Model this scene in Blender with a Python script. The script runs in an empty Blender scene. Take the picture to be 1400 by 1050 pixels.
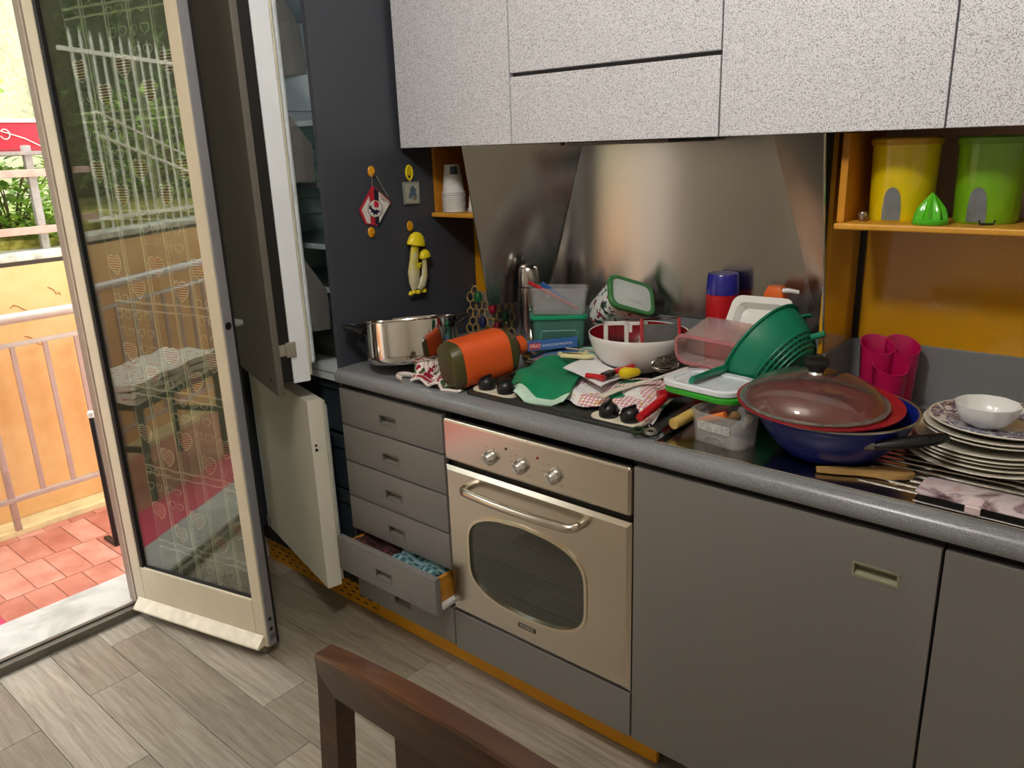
import bpy, bmesh, math, random
from mathutils import Vector, Matrix
R = math.radians
random.seed(7)
scene = bpy.context.scene
COL = scene.collection

# ------------------------------------------------------------------ camera
cd = bpy.data.cameras.new('camera'); cam = bpy.data.objects.new('camera', cd); COL.objects.link(cam)
cd.sensor_fit = 'HORIZONTAL'; cd.sensor_width = 36; cd.lens = 1079.35 / 1400 * 36
cd.clip_start = .05; cd.clip_end = 100
_r = Vector((.7578, .6515, -.0346)); _f = Vector((-.6311, .7193, -.2897)).normalized()
_r = (_r - _f * _r.dot(_f)).normalized(); _u = _r.cross(_f)
_m = Matrix((_r, _u, -_f)).transposed().to_4x4(); _m.translation = Vector((1.9175, -1.4022, 1.5198))
cam.matrix_world = _m
scene.camera = cam

# ------------------------------------------------------------------ world / exposure
w = bpy.data.worlds.new('sky'); scene.world = w; w.use_nodes = True
bg = w.node_tree.nodes['Background']; bg.inputs[0].default_value = (.93, .97, 1.0, 1); bg.inputs[1].default_value = 5.6
scene.view_settings.view_transform = 'Standard'; scene.view_settings.look = 'None'
scene.view_settings.gamma = 1; scene.view_settings.use_curve_mapping = False
scene.view_settings.exposure = 0.0
LAMP_STRENGTH = 140.0

# ------------------------------------------------------------------ node helpers
def lin(h):
    h = h.lstrip('#'); c = [int(h[i:i+2], 16) / 255 for i in (0, 2, 4)]
    return tuple(x / 12.92 if x <= .04045 else ((x + .055) / 1.055) ** 2.4 for x in c) + (1,)

class E:
    """tiny expression wrapper around math nodes"""
    def __init__(s, nt, sock): s.nt = nt; s.s = sock
    def _op(s, op, *o):
        n = s.nt.nodes.new('ShaderNodeMath'); n.operation = op
        for i, a in enumerate((s,) + o):
            if isinstance(a, E): s.nt.links.new(a.s, n.inputs[i])
            else: n.inputs[i].default_value = a
        return E(s.nt, n.outputs[0])
    def __add__(s, o): return s._op('ADD', o)
    def __sub__(s, o): return s._op('SUBTRACT', o)
    def __mul__(s, o): return s._op('MULTIPLY', o)
    def __truediv__(s, o): return s._op('DIVIDE', o)
    def fract(s): return s._op('FRACT')
    def floor(s): return s._op('FLOOR')
    def abs(s): return s._op('ABSOLUTE')
    def lt(s, o): return s._op('LESS_THAN', o)
    def gt(s, o): return s._op('GREATER_THAN', o)
    def mx(s, o): return s._op('MAXIMUM', o)
    def mn(s, o): return s._op('MINIMUM', o)
    def pw(s, o): return s._op('POWER', o)

class Mat:
    def __init__(s, name):
        s.m = bpy.data.materials.new(name); s.m.use_nodes = True; s.nt = s.m.node_tree
        s.bsdf = s.nt.nodes['Principled BSDF']; s.out = s.nt.nodes['Material Output']
    def node(s, t, **kw):
        n = s.nt.nodes.new(t)
        for k, v in kw.items(): setattr(n, k, v)
        return n
    def link(s, a, b): s.nt.links.new(a.s if isinstance(a, E) else a, b)
    def coord(s, which='Object'):
        n = s.node('ShaderNodeTexCoord'); return n.outputs[which]
    def xyz(s, which='Object'):
        n = s.node('ShaderNodeSeparateXYZ'); s.link(s.coord(which), n.inputs[0])
        return [E(s.nt, n.outputs[i]) for i in range(3)]
    def mapping(s, scale, which='Object', src=None):
        n = s.node('ShaderNodeMapping'); n.inputs['Scale'].default_value = scale
        s.link(src if src is not None else s.coord(which), n.inputs[0]); return n.outputs[0]
    def noise(s, scale, detail=2, vec=None, rough=.5, dist=0):
        n = s.node('ShaderNodeTexNoise'); n.inputs['Scale'].default_value = scale; n.inputs['Detail'].default_value = detail
        n.inputs['Roughness'].default_value = rough; n.inputs['Distortion'].default_value = dist
        s.link(vec if vec is not None else s.coord(), n.inputs['Vector']); return E(s.nt, n.outputs[0])
    def ramp(s, fac, stops, interp='LINEAR'):
        n = s.node('ShaderNodeValToRGB'); cr = n.color_ramp; cr.interpolation = interp
        while len(cr.elements) > 1: cr.elements.remove(cr.elements[-1])
        cr.elements[0].position = stops[0][0]; cr.elements[0].color = stops[0][1]
        for p, c in stops[1:]:
            e = cr.elements.new(p); e.color = c
        s.link(fac, n.inputs[0]); return n.outputs[0]
    def mix(s, fac, a, b):
        n = s.node('ShaderNodeMix', data_type='RGBA')
        if isinstance(fac, (int, float)): n.inputs[0].default_value = fac
        else: s.link(fac, n.inputs[0])
        for i, c in ((6, a), (7, b)):
            if isinstance(c, tuple): n.inputs[i].default_value = c
            else: s.link(c, n.inputs[i])
        return n.outputs[2]
    def bump(s, h, strength=.2, dist=.002):
        n = s.node('ShaderNodeBump'); n.inputs['Strength'].default_value = strength; n.inputs['Distance'].default_value = dist
        s.link(h, n.inputs['Height']); s.link(n.outputs[0], s.bsdf.inputs['Normal'])
    def color(s, c):
        if isinstance(c, tuple): s.bsdf.inputs['Base Color'].default_value = c
        else: s.link(c, s.bsdf.inputs['Base Color'])
    def set(s, rough=None, metal=None, spec=None, coat=None, sub=None):
        b = s.bsdf.inputs
        if rough is not None: b['Roughness'].default_value = rough
        if metal is not None: b['Metallic'].default_value = metal
        if spec is not None: b['Specular IOR Level'].default_value = spec
        if coat is not None: b['Coat Weight'].default_value = coat; b['Coat Roughness'].default_value = .08
        return s

_plain = {}
def pm(hexc, rough=.45, metal=0, spec=.5, coat=0, var=.12, scale=30):
    """plain procedural paint/plastic: base colour with a slight noise variation"""
    k = (hexc, rough, metal, spec, coat, var, scale)
    if k in _plain: return _plain[k]
    m = Mat('finish_' + hexc.strip('#')); c = lin(hexc)
    d = tuple(x * (1 - var) for x in c[:3]) + (1,); l = tuple(min(1, x * (1 + var)) for x in c[:3]) + (1,)
    m.color(m.ramp(m.noise(scale, 3), [(.3, d), (.7, l)])); m.set(rough, metal, spec, coat)
    _plain[k] = m.m; return m.m

def clear(name, tint='#ffffff', ior=1.45, rough=.0, body=0.0, bodycol='#ffffff', bodyrough=.4):
    """thin clear sheet: transparent + fresnel gloss, with an optional share of a cloudy body"""
    m = Mat(name); nt = m.nt
    tr = m.node('ShaderNodeBsdfTransparent'); tr.inputs[0].default_value = lin(tint)
    gl = m.node('ShaderNodeBsdfGlossy'); gl.inputs['Roughness'].default_value = rough
    lw = m.node('ShaderNodeLayerWeight'); lw.inputs[0].default_value = .5     # same on both sides of the sheet
    f0 = ((ior - 1) / (ior + 1)) ** 2; fres = E(nt, lw.outputs['Facing']).pw(5.0) * (1 - f0) + f0
    base = tr.outputs[0]
    if body > 0:
        m.bsdf.inputs['Base Color'].default_value = lin(bodycol); m.bsdf.inputs['Roughness'].default_value = bodyrough
        m1 = m.node('ShaderNodeMixShader')
        n = m.noise(40, 2); f = n * .1 + (body - .05); m.link(f, m1.inputs[0])
        m.link(tr.outputs[0], m1.inputs[1]); m.link(m.bsdf.outputs[0], m1.inputs[2]); base = m1.outputs[0]
    mx = m.node('ShaderNodeMixShader'); m.link(fres, mx.inputs[0]); m.link(base, mx.inputs[1]); m.link(gl.outputs[0], mx.inputs[2])
    m.link(mx.outputs[0], m.out.inputs['Surface']); return m.m

# ------------------------------------------------------------------ mesh builder
def rr(wd, dp, r, z, n=4, cx=0, cy=0):
    """rounded rectangle loop"""
    pts = []
    for sx, sy, a0 in ((1, 1, 0), (-1, 1, 90), (-1, -1, 180), (1, -1, 270)):
        for i in range(n + 1):
            a = R(a0 + 90 * i / n)
            pts.append((cx + sx * (wd / 2 - r) + r * math.cos(a), cy + sy * (dp / 2 - r) + r * math.sin(a), z))
    return pts
def circ(r, z, n=32, cx=0, cy=0, ph=0): return [(cx + r * math.cos(2 * math.pi * i / n + ph), cy + r * math.sin(2 * math.pi * i / n + ph), z) for i in range(n)]

class B:
    def __init__(s): s.bm = bmesh.new(); s.wn = False
    def box(s, x0, x1, y0, y1, z0, z1, bev=0, seg=2):
        vs = bmesh.ops.create_cube(s.bm, size=1)['verts']
        for v in vs: v.co = ((x0 + x1) / 2 + v.co.x * (x1 - x0), (y0 + y1) / 2 + v.co.y * (y1 - y0), (z0 + z1) / 2 + v.co.z * (z1 - z0))
        if bev: s.wn = True; bmesh.ops.bevel(s.bm, geom=list({e for v in vs for e in v.link_edges}), offset=bev, segments=seg, affect='EDGES', profile=.5)
        return s
    def loft(s, loops, cap0=True, cap1=True, closed=True):
        L = [[s.bm.verts.new(p) for p in lp] for lp in loops]
        n = len(L[0])
        for a, b in zip(L, L[1:]):
            for i in range(n if closed else n - 1):
                s.bm.faces.new((a[i], a[(i + 1) % n], b[(i + 1) % n], b[i]))
        if cap0: s.bm.faces.new(L[0][::-1])
        if cap1: s.bm.faces.new(L[-1])
        return s
    def lathe(s, prof, n=32, c=(0, 0, 0)):
        loops = [[(c[0] + r * math.cos(2 * math.pi * i / n), c[1] + r * math.sin(2 * math.pi * i / n), c[2] + z) for i in range(n)] for r, z in prof]
        c0, c1 = prof[0][0] <= .002, prof[-1][0] <= .002
        if not c0 and not c1: return s.loft(loops + [loops[0]], False, False)
        return s.loft(loops, c0, c1)
    def cyl(s, p0, p1, r0, r1=None, n=16):
        return s.tube([p0, p1], [r0, r0 if r1 is None else r1], n)
    def tube(s, pts, r, n=8, closed=False, sq=(1, 1), up=None):
        pts = [Vector(p) for p in pts]; k = len(pts)
        rs = r if isinstance(r, (list, tuple)) else [r] * k
        t0 = (pts[1] - pts[0]).normalized(); u0 = Vector(up) if up else (Vector((0, 0, 1)) if abs(t0.z) < .9 else Vector((1, 0, 0)))
        loops = []; u = u0
        for i in range(k):
            a = pts[(i - 1) % k] if (closed or i > 0) else pts[i]; b = pts[(i + 1) % k] if (closed or i < k - 1) else pts[i]
            t = (b - a).normalized()
            u = (u - t * u.dot(t)); u = u.normalized() if u.length > 1e-6 else t.orthogonal().normalized()
            v = t.cross(u)
            loops.append([tuple(pts[i] + (u * math.cos(2 * math.pi * j / n) * sq[0] + v * math.sin(2 * math.pi * j / n) * sq[1]) * rs[i]) for j in range(n)])
        if closed:
            return s.loft(loops + [loops[0]], False, False)
        return s.loft(loops)
    def prism(s, poly, a0, a1, axis='z', bev=0, seg=1):
        f = {'z': lambda p, a: (p[0], p[1], a), 'y': lambda p, a: (p[0], a, p[1]), 'x': lambda p, a: (a, p[0], p[1])}[axis]
        n0 = len(s.bm.verts)
        A = [s.bm.verts.new(f(p, a0)) for p in poly]; Bv = [s.bm.verts.new(f(p, a1)) for p in poly]; n = len(poly)
        fs = [s.bm.faces.new(A[::-1]), s.bm.faces.new(Bv)] + [s.bm.faces.new((A[i], A[(i + 1) % n], Bv[(i + 1) % n], Bv[i])) for i in range(n)]
        if bev:
            es = list({e for q in fs[:2] for e in q.edges})
            bmesh.ops.bevel(s.bm, geom=es, offset=bev, segments=seg, affect='EDGES', profile=.5)
        return s
    def ring(s, outer, inner, a0, a1, axis='y'):
        f = {'z': lambda p, a: (p[0], p[1], a), 'y': lambda p, a: (p[0], a, p[1]), 'x': lambda p, a: (a, p[0], p[1])}[axis]
        n = len(outer); V = [[s.bm.verts.new(f(p, a)) for p in lp] for lp, a in ((outer, a0), (outer, a1), (inner, a1), (inner, a0))]
        for k in range(4):
            a, b = V[k], V[(k + 1) % 4]
            for i in range(n): s.bm.faces.new((a[i], a[(i + 1) % n], b[(i + 1) % n], b[i]))
        return s
    def sheet(s, f, nu, nv, th=.0015):
        """thick surface from f(u,v) -> point"""
        P = [[Vector(f(i / nu, j / nv)) for j in range(nv + 1)] for i in range(nu + 1)]
        def nor(i, j):
            a = P[min(i + 1, nu)][j] - P[max(i - 1, 0)][j]; b = P[i][min(j + 1, nv)] - P[i][max(j - 1, 0)]
            q = a.cross(b); return q.normalized() if q.length > 1e-9 else Vector((0, 0, 1))
        T = [[s.bm.verts.new(P[i][j] + nor(i, j) * th) for j in range(nv + 1)] for i in range(nu + 1)]
        Q = [[s.bm.verts.new(P[i][j]) for j in range(nv + 1)] for i in range(nu + 1)]
        for i in range(nu):
            for j in range(nv):
                s.bm.faces.new((T[i][j], T[i+1][j], T[i+1][j+1], T[i][j+1])); s.bm.faces.new((Q[i][j+1], Q[i+1][j+1], Q[i+1][j], Q[i][j]))
        for i in range(nu):
            for j in (0, nv): s.bm.faces.new((T[i][j], T[i+1][j], Q[i+1][j], Q[i][j]))
        for j in range(nv):
            for i in (0, nu): s.bm.faces.new((T[i][j], T[i][j+1], Q[i][j+1], Q[i][j]))
        return s
    def xf(s, m): bmesh.ops.transform(s.bm, matrix=m, verts=s.bm.verts); return s
    def mesh(s, name, mat, ang=38):
        bmesh.ops.recalc_face_normals(s.bm, faces=s.bm.faces)
        me = bpy.data.meshes.new(name); s.bm.to_mesh(me); s.bm.free()
        me.polygons.foreach_set('use_smooth', [True] * len(me.polygons)); me.set_sharp_from_angle(angle=R(ang))
        if mat: me.materials.append(mat)
        return me

WT = {}      # world translation of unrotated things / parts built in world coordinates
def obj(b, name, mat, parent=None, world=False, loc=None, rot=None, ang=38):
    me = b if isinstance(b, bpy.types.Mesh) else b.mesh(name, mat, ang)
    o = bpy.data.objects.new(name, me); COL.objects.link(o)
    if getattr(b, 'wn', False): o.modifiers.new('weighted', 'WEIGHTED_NORMAL').keep_sharp = True
    if loc: o.location = loc
    if rot: o.rotation_euler = rot
    if parent:
        o.parent = parent
        if world: o.location = Vector((0, 0, 0)) - WT[parent.name]
    WT[o.name] = Vector(loc) if (loc and not parent) else Vector((0, 0, 0))
    return o
def tag(o, label, cat, group=None):
    o['label'] = label; o['category'] = cat
    if group: o['group'] = group
    return o
def thing(name, label, cat, loc=(0, 0, 0), rot=None, group=None):
    o = bpy.data.objects.new(name, None); COL.objects.link(o); o.empty_display_size = .05
    o.location = loc; WT[o.name] = Vector(loc)
    if rot is not None: o.rotation_euler = rot
    return tag(o, label, cat, group)
def struct(b, name, mat, parent=None, **k):
    o = obj(b, name, mat, parent, **k)
    if not parent: o['kind'] = 'structure'
    return o
def frame(z, x):
    """euler whose local z points along z and local x roughly along x"""
    z = Vector(z).normalized(); x = Vector(x); x = (x - z * x.dot(z)).normalized(); y = z.cross(x)
    return Matrix((x, y, z)).transposed().to_euler()
def text_mesh(txt, size, mat, depth=.0004, align='LEFT'):
    cu = bpy.data.curves.new('lettering', 'FONT'); cu.body = txt; cu.size = size; cu.extrude = depth; cu.align_x = align; cu.align_y = 'CENTER'
    t = bpy.data.objects.new('lettering', cu); COL.objects.link(t)
    bpy.context.view_layer.update()
    me = bpy.data.meshes.new_from_object(t.evaluated_get(bpy.context.evaluated_depsgraph_get()))
    bpy.data.objects.remove(t); me.materials.clear(); me.materials.append(mat); return me

# ------------------------------------------------------------------ materials
def speckle(name, base, dark, light, scale, rough, lo=.40, hi=.60, bump=.0):
    m = Mat(name); n = m.noise(scale, 1.5, rough=.6)
    m.color(m.ramp(n, [(lo, lin(dark)), ((lo + hi) / 2, lin(base)), (hi, lin(light))])); m.set(rough)
    if bump: m.bump(n, bump, .001)
    return m.m
M_FRONT = speckle('grey_speckled_laminate', '#767370', '#5f5c59', '#8e8b87', 900, .42, .36, .66)
M_TOP = speckle('grey_speckled_worktop', '#7d7f82', '#626467', '#9a9c9f', 700, .28, .36, .66)
M_SIDE = speckle('dark_slate_laminate', '#3f424b', '#393c44', '#454851', 600, .4)
M_UPPER = speckle('white_granite_laminate', '#cbcbd0', '#74747d', '#e4e5ea', 560, .4, .36, .52)
M_DARK = pm('#17171a', .5)
M_BLACK = pm('#0e0e10', .35)
M_RUBBER = pm('#111112', .6)
M_YEL = pm('#d4930f', .35, var=.05, scale=8)
M_YELGLOSS = pm('#d2981a', .12, coat=.6, var=.06, scale=6)
M_WHITE = pm('#e9e9e6', .35, var=.04)
M_WHITEGLOSS = pm('#eeeeec', .15, coat=.4, var=.03)
M_FRIDGE = pm('#e6ebf0', .3, var=.04, scale=5)
M_LINER = pm('#dfe8e8', .35, var=.05, scale=6)
M_CREAM = pm('#d8cdb4', .4, var=.05, scale=8)
M_WALL = pm('#e6e0d3', .8, var=.03, scale=12)
M_CEIL = pm('#efeae0', .85, var=.02, scale=8)
M_MAUVE = pm('#cdb3ad', .7, var=.05, scale=10)
M_CHROME = pm('#e3e4e6', .06, metal=1, var=.02)
M_INK = pm('#2a2a2a', .5)

def steel(name, c='#b9b6b0', rough=.26, sc=(3, 3, 300), br=.10, aniso=0):
    m = Mat(name); v = m.mapping(sc); n = m.noise(1.0, 3, v)
    m.color(m.ramp(n, [(.2, tuple(x * .93 for x in lin(c)[:3]) + (1,)), (.8, lin(c))])); m.set(rough, 1)
    m.link(n * br + (rough - br / 2), m.bsdf.inputs['Roughness']); m.bump(n, .05, .0005)
    if aniso:
        m.bsdf.inputs['Anisotropic'].default_value = aniso; m.bsdf.inputs['Anisotropic Rotation'].default_value = .25; tg_ = m.node('ShaderNodeTangent', direction_type='RADIAL', axis='Z'); m.link(tg_.outputs[0], m.bsdf.inputs['Tangent'])
    return m.m
M_STEEL = steel('brushed_oven_steel', '#d9d1c4', .24, (6, 300, 300))
M_SPLASH = steel('brushed_splashback_steel', '#b3afac', .20, (40, 40, 1.5), .08, .85)
M_POT = pm('#d8d6d2', .07, metal=1, var=.03)
M_SINK = steel('drainboard_steel', '#a8a49e', .2, (4, 200, 4), .1)

# floor plank
m = Mat('grey_oak_plank'); oi = m.node('ShaderNodeObjectInfo'); rnd = E(m.nt, oi.outputs['Random'])
cmb = m.node('ShaderNodeCombineXYZ'); x, y, z = m.xyz()
m.link(x * 3.0 + rnd * 37.0, cmb.inputs[0]); m.link(y * 46.0 + rnd * 91.0, cmb.inputs[1]); m.link(rnd * 13.0, cmb.inputs[2])
g1 = m.noise(1.0, 5, cmb.outputs[0], .62, 1.2)
cm2 = m.node('ShaderNodeCombineXYZ'); m.link(x * 14.0 + rnd * 11.0, cm2.inputs[0]); m.link(y * 330.0, cm2.inputs[1]); m.link(rnd * 5.0, cm2.inputs[2])
g2 = m.noise(1.0, 3, cm2.outputs[0], .6)
g = g1 * .72 + g2 * .28
colr = m.ramp(g, [(.25, lin('#776c60')), (.45, lin('#9f9586')), (.6, lin('#b5ac9e')), (.8, lin('#c8c0b2'))])
tint = m.ramp(rnd, [(0, lin('#c9c4bc')), (1, lin('#ffffff'))])
mm = m.node('ShaderNodeMix', data_type='RGBA', blend_type='MULTIPLY'); mm.inputs[0].default_value = 1
m.link(colr, mm.inputs[6]); m.link(tint, mm.inputs[7]); m.color(mm.outputs[2]); m.set(.42); m.bump(g, .15, .0008)
M_PLANK = m.m

m = Mat('red_terracotta_tile'); oi = m.node('ShaderNodeObjectInfo'); rnd = E(m.nt, oi.outputs['Random'])
n = m.noise(9, 4) * .75 + rnd * .25
m.color(m.ramp(n, [(.3, lin('#a45c48')), (.5, lin('#b8745f')), (.68, lin('#c58c77'))])); m.set(.55); M_TILE = m.m
m = Mat('white_marble'); n = m.noise(5, 6, dist=1.5)
m.color(m.ramp(n, [(.35, lin('#a3a49e')), (.55, lin('#bdbdb7')), (.7, lin('#c9c9c3'))])); m.set(.35); M_MARBLE = m.m
m = Mat('ochre_render'); n = m.noise(2.2, 5) * .6 + m.noise(14, 4) * .4
m.color(m.ramp(n, [(.3, lin('#e6ad6c')), (.5, lin('#f0c082')), (.7, lin('#f5cb92'))])); m.set(.85); m.bump(n, .2, .004); M_OCHRE = m.m
m = Mat('pale_stucco'); n = m.noise(3, 6) * .5 + m.noise(30, 3) * .5
m.color(m.ramp(n, [(.35, lin('#868264')), (.55, lin('#a29e80')), (.7, lin('#b3af92'))])); m.set(.9); m.bump(n, .3, .01); M_STUCCO = m.m
m = Mat('moss_stone'); n = m.noise(22, 6)
m.color(m.ramp(n, [(.35, lin('#5d5a1e')), (.5, lin('#8f8a35')), (.65, lin('#bcb45a'))])); m.set(.95); m.bump(n, .8, .02); M_MOSS = m.m
m = Mat('pale_coping'); n = m.noise(16, 5)
m.color(m.ramp(n, [(.35, lin('#a9a898')), (.6, lin('#dedccd'))])); m.set(.8); M_COPING = m.m
M_ALU = pm('#c9c0ba', .35, metal=.55, var=.05)
M_JAMB = pm('#8f8074', .45, var=.06)
M_LEAFGREY = pm('#8d8d90', .35, metal=.2, var=.04)
M_GLASS = clear('window_glass', '#eef2ea', 2.05)
M_OVENGLASS = clear('dark_oven_glass', '#5b635a', 1.9, body=.30, bodycol='#565c50', bodyrough=.3)  # greenish body share puts the room's reflection into the glass colour
M_LIDGLASS = clear('pan_lid_glass', '#eceae6', 1.7, body=.07, bodycol='#b5aca6')  # greyish body share imitates the pale reflective haze on the dome
M_SHELFGLASS = clear('fridge_glass', '#cfdad6', 1.5, body=.12, bodycol='#b9c6c3')
M_BIN = clear('smoky_fridge_plastic', '#c9c6c2', 1.45, body=.22, bodycol='#a3a3a2', bodyrough=.25)
M_CLOUDY = clear('cloudy_plastic', '#f0f0f0', 1.4, .15, body=.17, bodycol='#ffffff')
M_TEAL = clear('teal_plastic', '#bfe0d8', 1.4, .15, body=.28, bodycol='#86c4b4')
M_PINKCLEAR = clear('pale_pink_plastic', '#f8e8e6', 1.4, .15, body=.22, bodycol='#fbeae6')

# lace curtain with hearts
m = Mat('heart_lace'); u, y, z = m.xyz()
cw, ch = .088, .135
iu = (u / cw).floor(); off = (iu * .5).fract() * ch            # every other column shifted half a row
fu = (u / cw).fract() - .5; zz = z + off; fz = (zz / ch).fract() - .5; iz = (zz / ch).floor()
def heart(X, Y):
    a = X * X + Y * Y - 1.0
    return a * a * a - X * X * Y * Y * Y
hb = heart(fu * 2.9, fz * 4.6 + .1); hin = heart(fu * 3.4, fz * 5.4 + .1)
sel = ((iu + iz) * .5).fract().lt(.25)                         # which cells carry a red heart
big = hin.lt(0.0) * sel
stripes = (z / .0075).fract().gt(.62)
small_u = (u / (cw / 2)).fract() - .5; small_z = (z / (ch / 2.6)).fract() - .5
hs = heart(small_u * 3.2, small_z * 4.2 + .1); hsi = heart(small_u * 4.2, small_z * 5.4 + .1)
ns = sel * -1.0 + 1.0
outline = (hb.lt(0.0) * hin.gt(0.0) * sel).mx(hs.lt(0.0) * hsi.gt(0.0) * ns * ((iu + iz) * .25).fract().lt(.6))
rib = ((u / cw).fract() - .02).abs().lt(.05).mx((z / (ch * 2)).fract().lt(.02)).mx(((z / (ch * 2)).fract() - .10).abs().lt(.012)).mx(((u / cw).fract() - .14).abs().lt(.02))
white = (outline.mx(rib)).mx(big * stripes)
weave = m.noise(500, 1)
c1 = m.mix(big, m.ramp(weave, [(.3, lin('#6f6f64')), (.7, lin('#919084'))]), lin('#8c3a34'))
c2 = m.mix(white, c1, lin('#d2cfc0'))
m.color(c2); m.set(.9)
tr = m.node('ShaderNodeBsdfTransparent'); mx_ = m.node('ShaderNodeMixShader')
al = (white * .22 + big * .35 + .42).mn(.9); m.link(al, mx_.inputs[0]); m.link(tr.outputs[0], mx_.inputs[1]); m.link(m.bsdf.outputs[0], mx_.inputs[2])
m.link(mx_.outputs[0], m.out.inputs['Surface']); M_LACE = m.m

# ------------------------------------------------------------------ room shell
ZC = 2.75; XL = -.67; XR = 3.7; YB = .62; YF = -3.6
floor = struct(B().box(XL, XR, YF, YB, -.12, -.004), 'floor', pm('#6a6259', .8))
rows = [(-.756 + .1485 * k) for k in range(-19, 9)]
joint = {0: [-.357], 1: [-.56, .322], 2: [.095], 3: [-.33], 4: [.325], -1: [.02]}
for k, y0 in enumerate(rows):
    kk = k - 19; y1 = y0 + .1485
    if y1 <= YF or y0 >= YB: continue
    y0c, y1c = max(y0, YF), min(y1, YB)
    j0 = joint.get(kk, [-.5 + .37 * ((kk * 7) % 5) / 2])[0]
    xs = [j0 + .88 * i for i in range(-3, 8)]
    xs = [XL] + [q for q in xs if XL + .05 < q < XR - .05] + [XR]
    for a, b in zip(xs, xs[1:]):
        struct(B().box(a + .0008, b - .0008, y0c + .0008, y1c - .0008, -.012, 0, .0006, 1), 'plank', M_PLANK, floor)
struct(B().box(XL - .28, XR + .12, YF - .12, YB + .12, ZC, ZC + .1), 'ceiling', M_CEIL)
struct(B().box(XL - .28, XR + .12, YB, YB + .12, -.12, ZC), 'wall_back', M_WALL)
struct(B().box(XR, XR + .12, YF, YB, -.12, ZC), 'wall_right', M_WALL)
struct(B().box(XL - .28, XR + .12, YF - .12, YF, -.12, ZC), 'wall_front', M_WALL)
YO0, YO1, ZO = -1.95, -.200, 2.35     # balcony opening
b = B(); b.box(XL - .28, XL, YO1, YB, -.12, ZC); b.box(XL - .28, XL, YF, YO0, -.12, ZC); b.box(XL - .28, XL, YO0, YO1, ZO, ZC)
struct(b, 'wall_left', M_WALL)
# marble threshold with metal strip
th = struct(B().box(-.945, -.70, YO0, YO1, -.12, .028, .004), 'trim_1', M_MARBLE)
struct(B().box(-.725, -.672, YO0, -.440, .0, .030, .002), 'metal_strip', pm('#6f6a61', .4, metal=.6), th)
struct(B().box(-.703, -.697, YO0, -.4535, .029, .036, .001), 'track', pm('#5d574e', .5, metal=.5), th)
# fixed jamb of the door
jb = struct(B().box(-.752, -.666, -.4535, YO1, .028, ZO, .003), 'trim_2', M_JAMB)
struct(B().box(-.706, -.690, -.4560, -.4530, .03, ZO - .01, .001), 'bead', pm('#a89a8a', .4), jb)

# ------------------------------------------------------------------ open balcony door leaf
LW, LH = .581, 2.25
dr = thing('door_1', 'open cream balcony door leaf with tall glass and a heart lace curtain', 'door', (-.652, -.457, 0), (0, 0, R(14.04)))
del dr['label'], dr['category']; dr['kind'] = 'structure'
T = .026
obj(B().box(-.016, .028, 0, T, .035, LH, .004), 'hinge_stile', M_CREAM, dr)
fs = obj(B().box(.534, LW - .004, 0, T, .035, LH, .004), 'lock_stile', M_CREAM, dr)
obj(B().box(LW - .005, LW + .001, .004, T + .010, .036, LH, .001), 'edge_profile', M_LEAFGREY, dr)
obj(B().box(LW - .012, LW + .004, T + .008, T + .016, .036, LH, .002), 'seal', M_RUBBER, dr)
obj(B().box(.540, LW - .010, T, T + .010, .04, LH), 'inner_trim', pm('#cfccc6', .4), dr)
obj(B().box(.028, .534, 0, T, .035, .195, .004), 'bottom_rail', M_CREAM, dr)
obj(B().box(.028, .534, 0, T, 2.05, LH, .004), 'top_rail', M_CREAM, dr)
obj(B().prism([(-.03, .040), (-.03, .046), (.0, .075), (.0, .040)], -.005, .565, 'x', .001), 'drip_ledge', pm('#e6ddc8', .4), dr)
obj(B().box(.0, .560, .002, .026, .012, .036), 'brush_seal', pm('#77705f', .8), dr)
b = B(); gx0, gx1, gz0, gz1 = .028, .536, .193, 2.052
b.box(gx0, gx0 + .014, .003, .0165, gz0, gz1, .001); b.box(gx1 - .004, gx1, .008, .0165, gz0, gz1); b.box(gx0, gx1, .008, .0165, gz0, gz0 + .008); b.box(gx0, gx1, .008, .0165, gz1 - .008, gz1)
obj(b, 'glazing_gasket', M_RUBBER, dr)
obj(B().box(gx0 + .011, gx1 - .003, .012, .016, gz0 + .006, gz1 - .006), 'glass_pane', M_GLASS, dr)
for zc, h in ((1.065, .032), (.13, .013), (.095, .013)):
    obj(B().cyl((LW, .018, zc), (LW + .0022, .018, zc), h * .35 if h > .02 else .0065, n=12), 'lock_hole', M_BLACK, dr)
obj(B().box(LW, LW + .002, .012, .034, .058, .076), 'corner_plate', pm('#5a5a5e', .5), dr)
b = B(); b.cyl((LW - .02, T + .008, 1.06), (LW - .02, T + .06, 1.06), .009, n=12); b.tube([(LW - .02, T + .06, 1.06), (LW - .06, T + .065, 1.062), (LW - .13, T + .062, 1.062)], .008, 8)
obj(b, 'lever_handle', pm('#c9cacb', .3, metal=.6), dr)
def lace(u, v):
    x = .10 + .44 * u; z = .17 + 1.86 * v
    return (x, .036 + .003 * math.sin(u * 34) + .002 * math.sin(u * 11 + 3 * v), z)
obj(B().sheet(lace, 60, 8, .0006), 'lace_curtain', M_LACE, dr)
obj(B().cyl((.04, .037, 2.042), (.530, .037, 2.042), .003, n=8), 'curtain_rod', pm('#d8d8d6', .3, metal=.7), dr)

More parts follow.
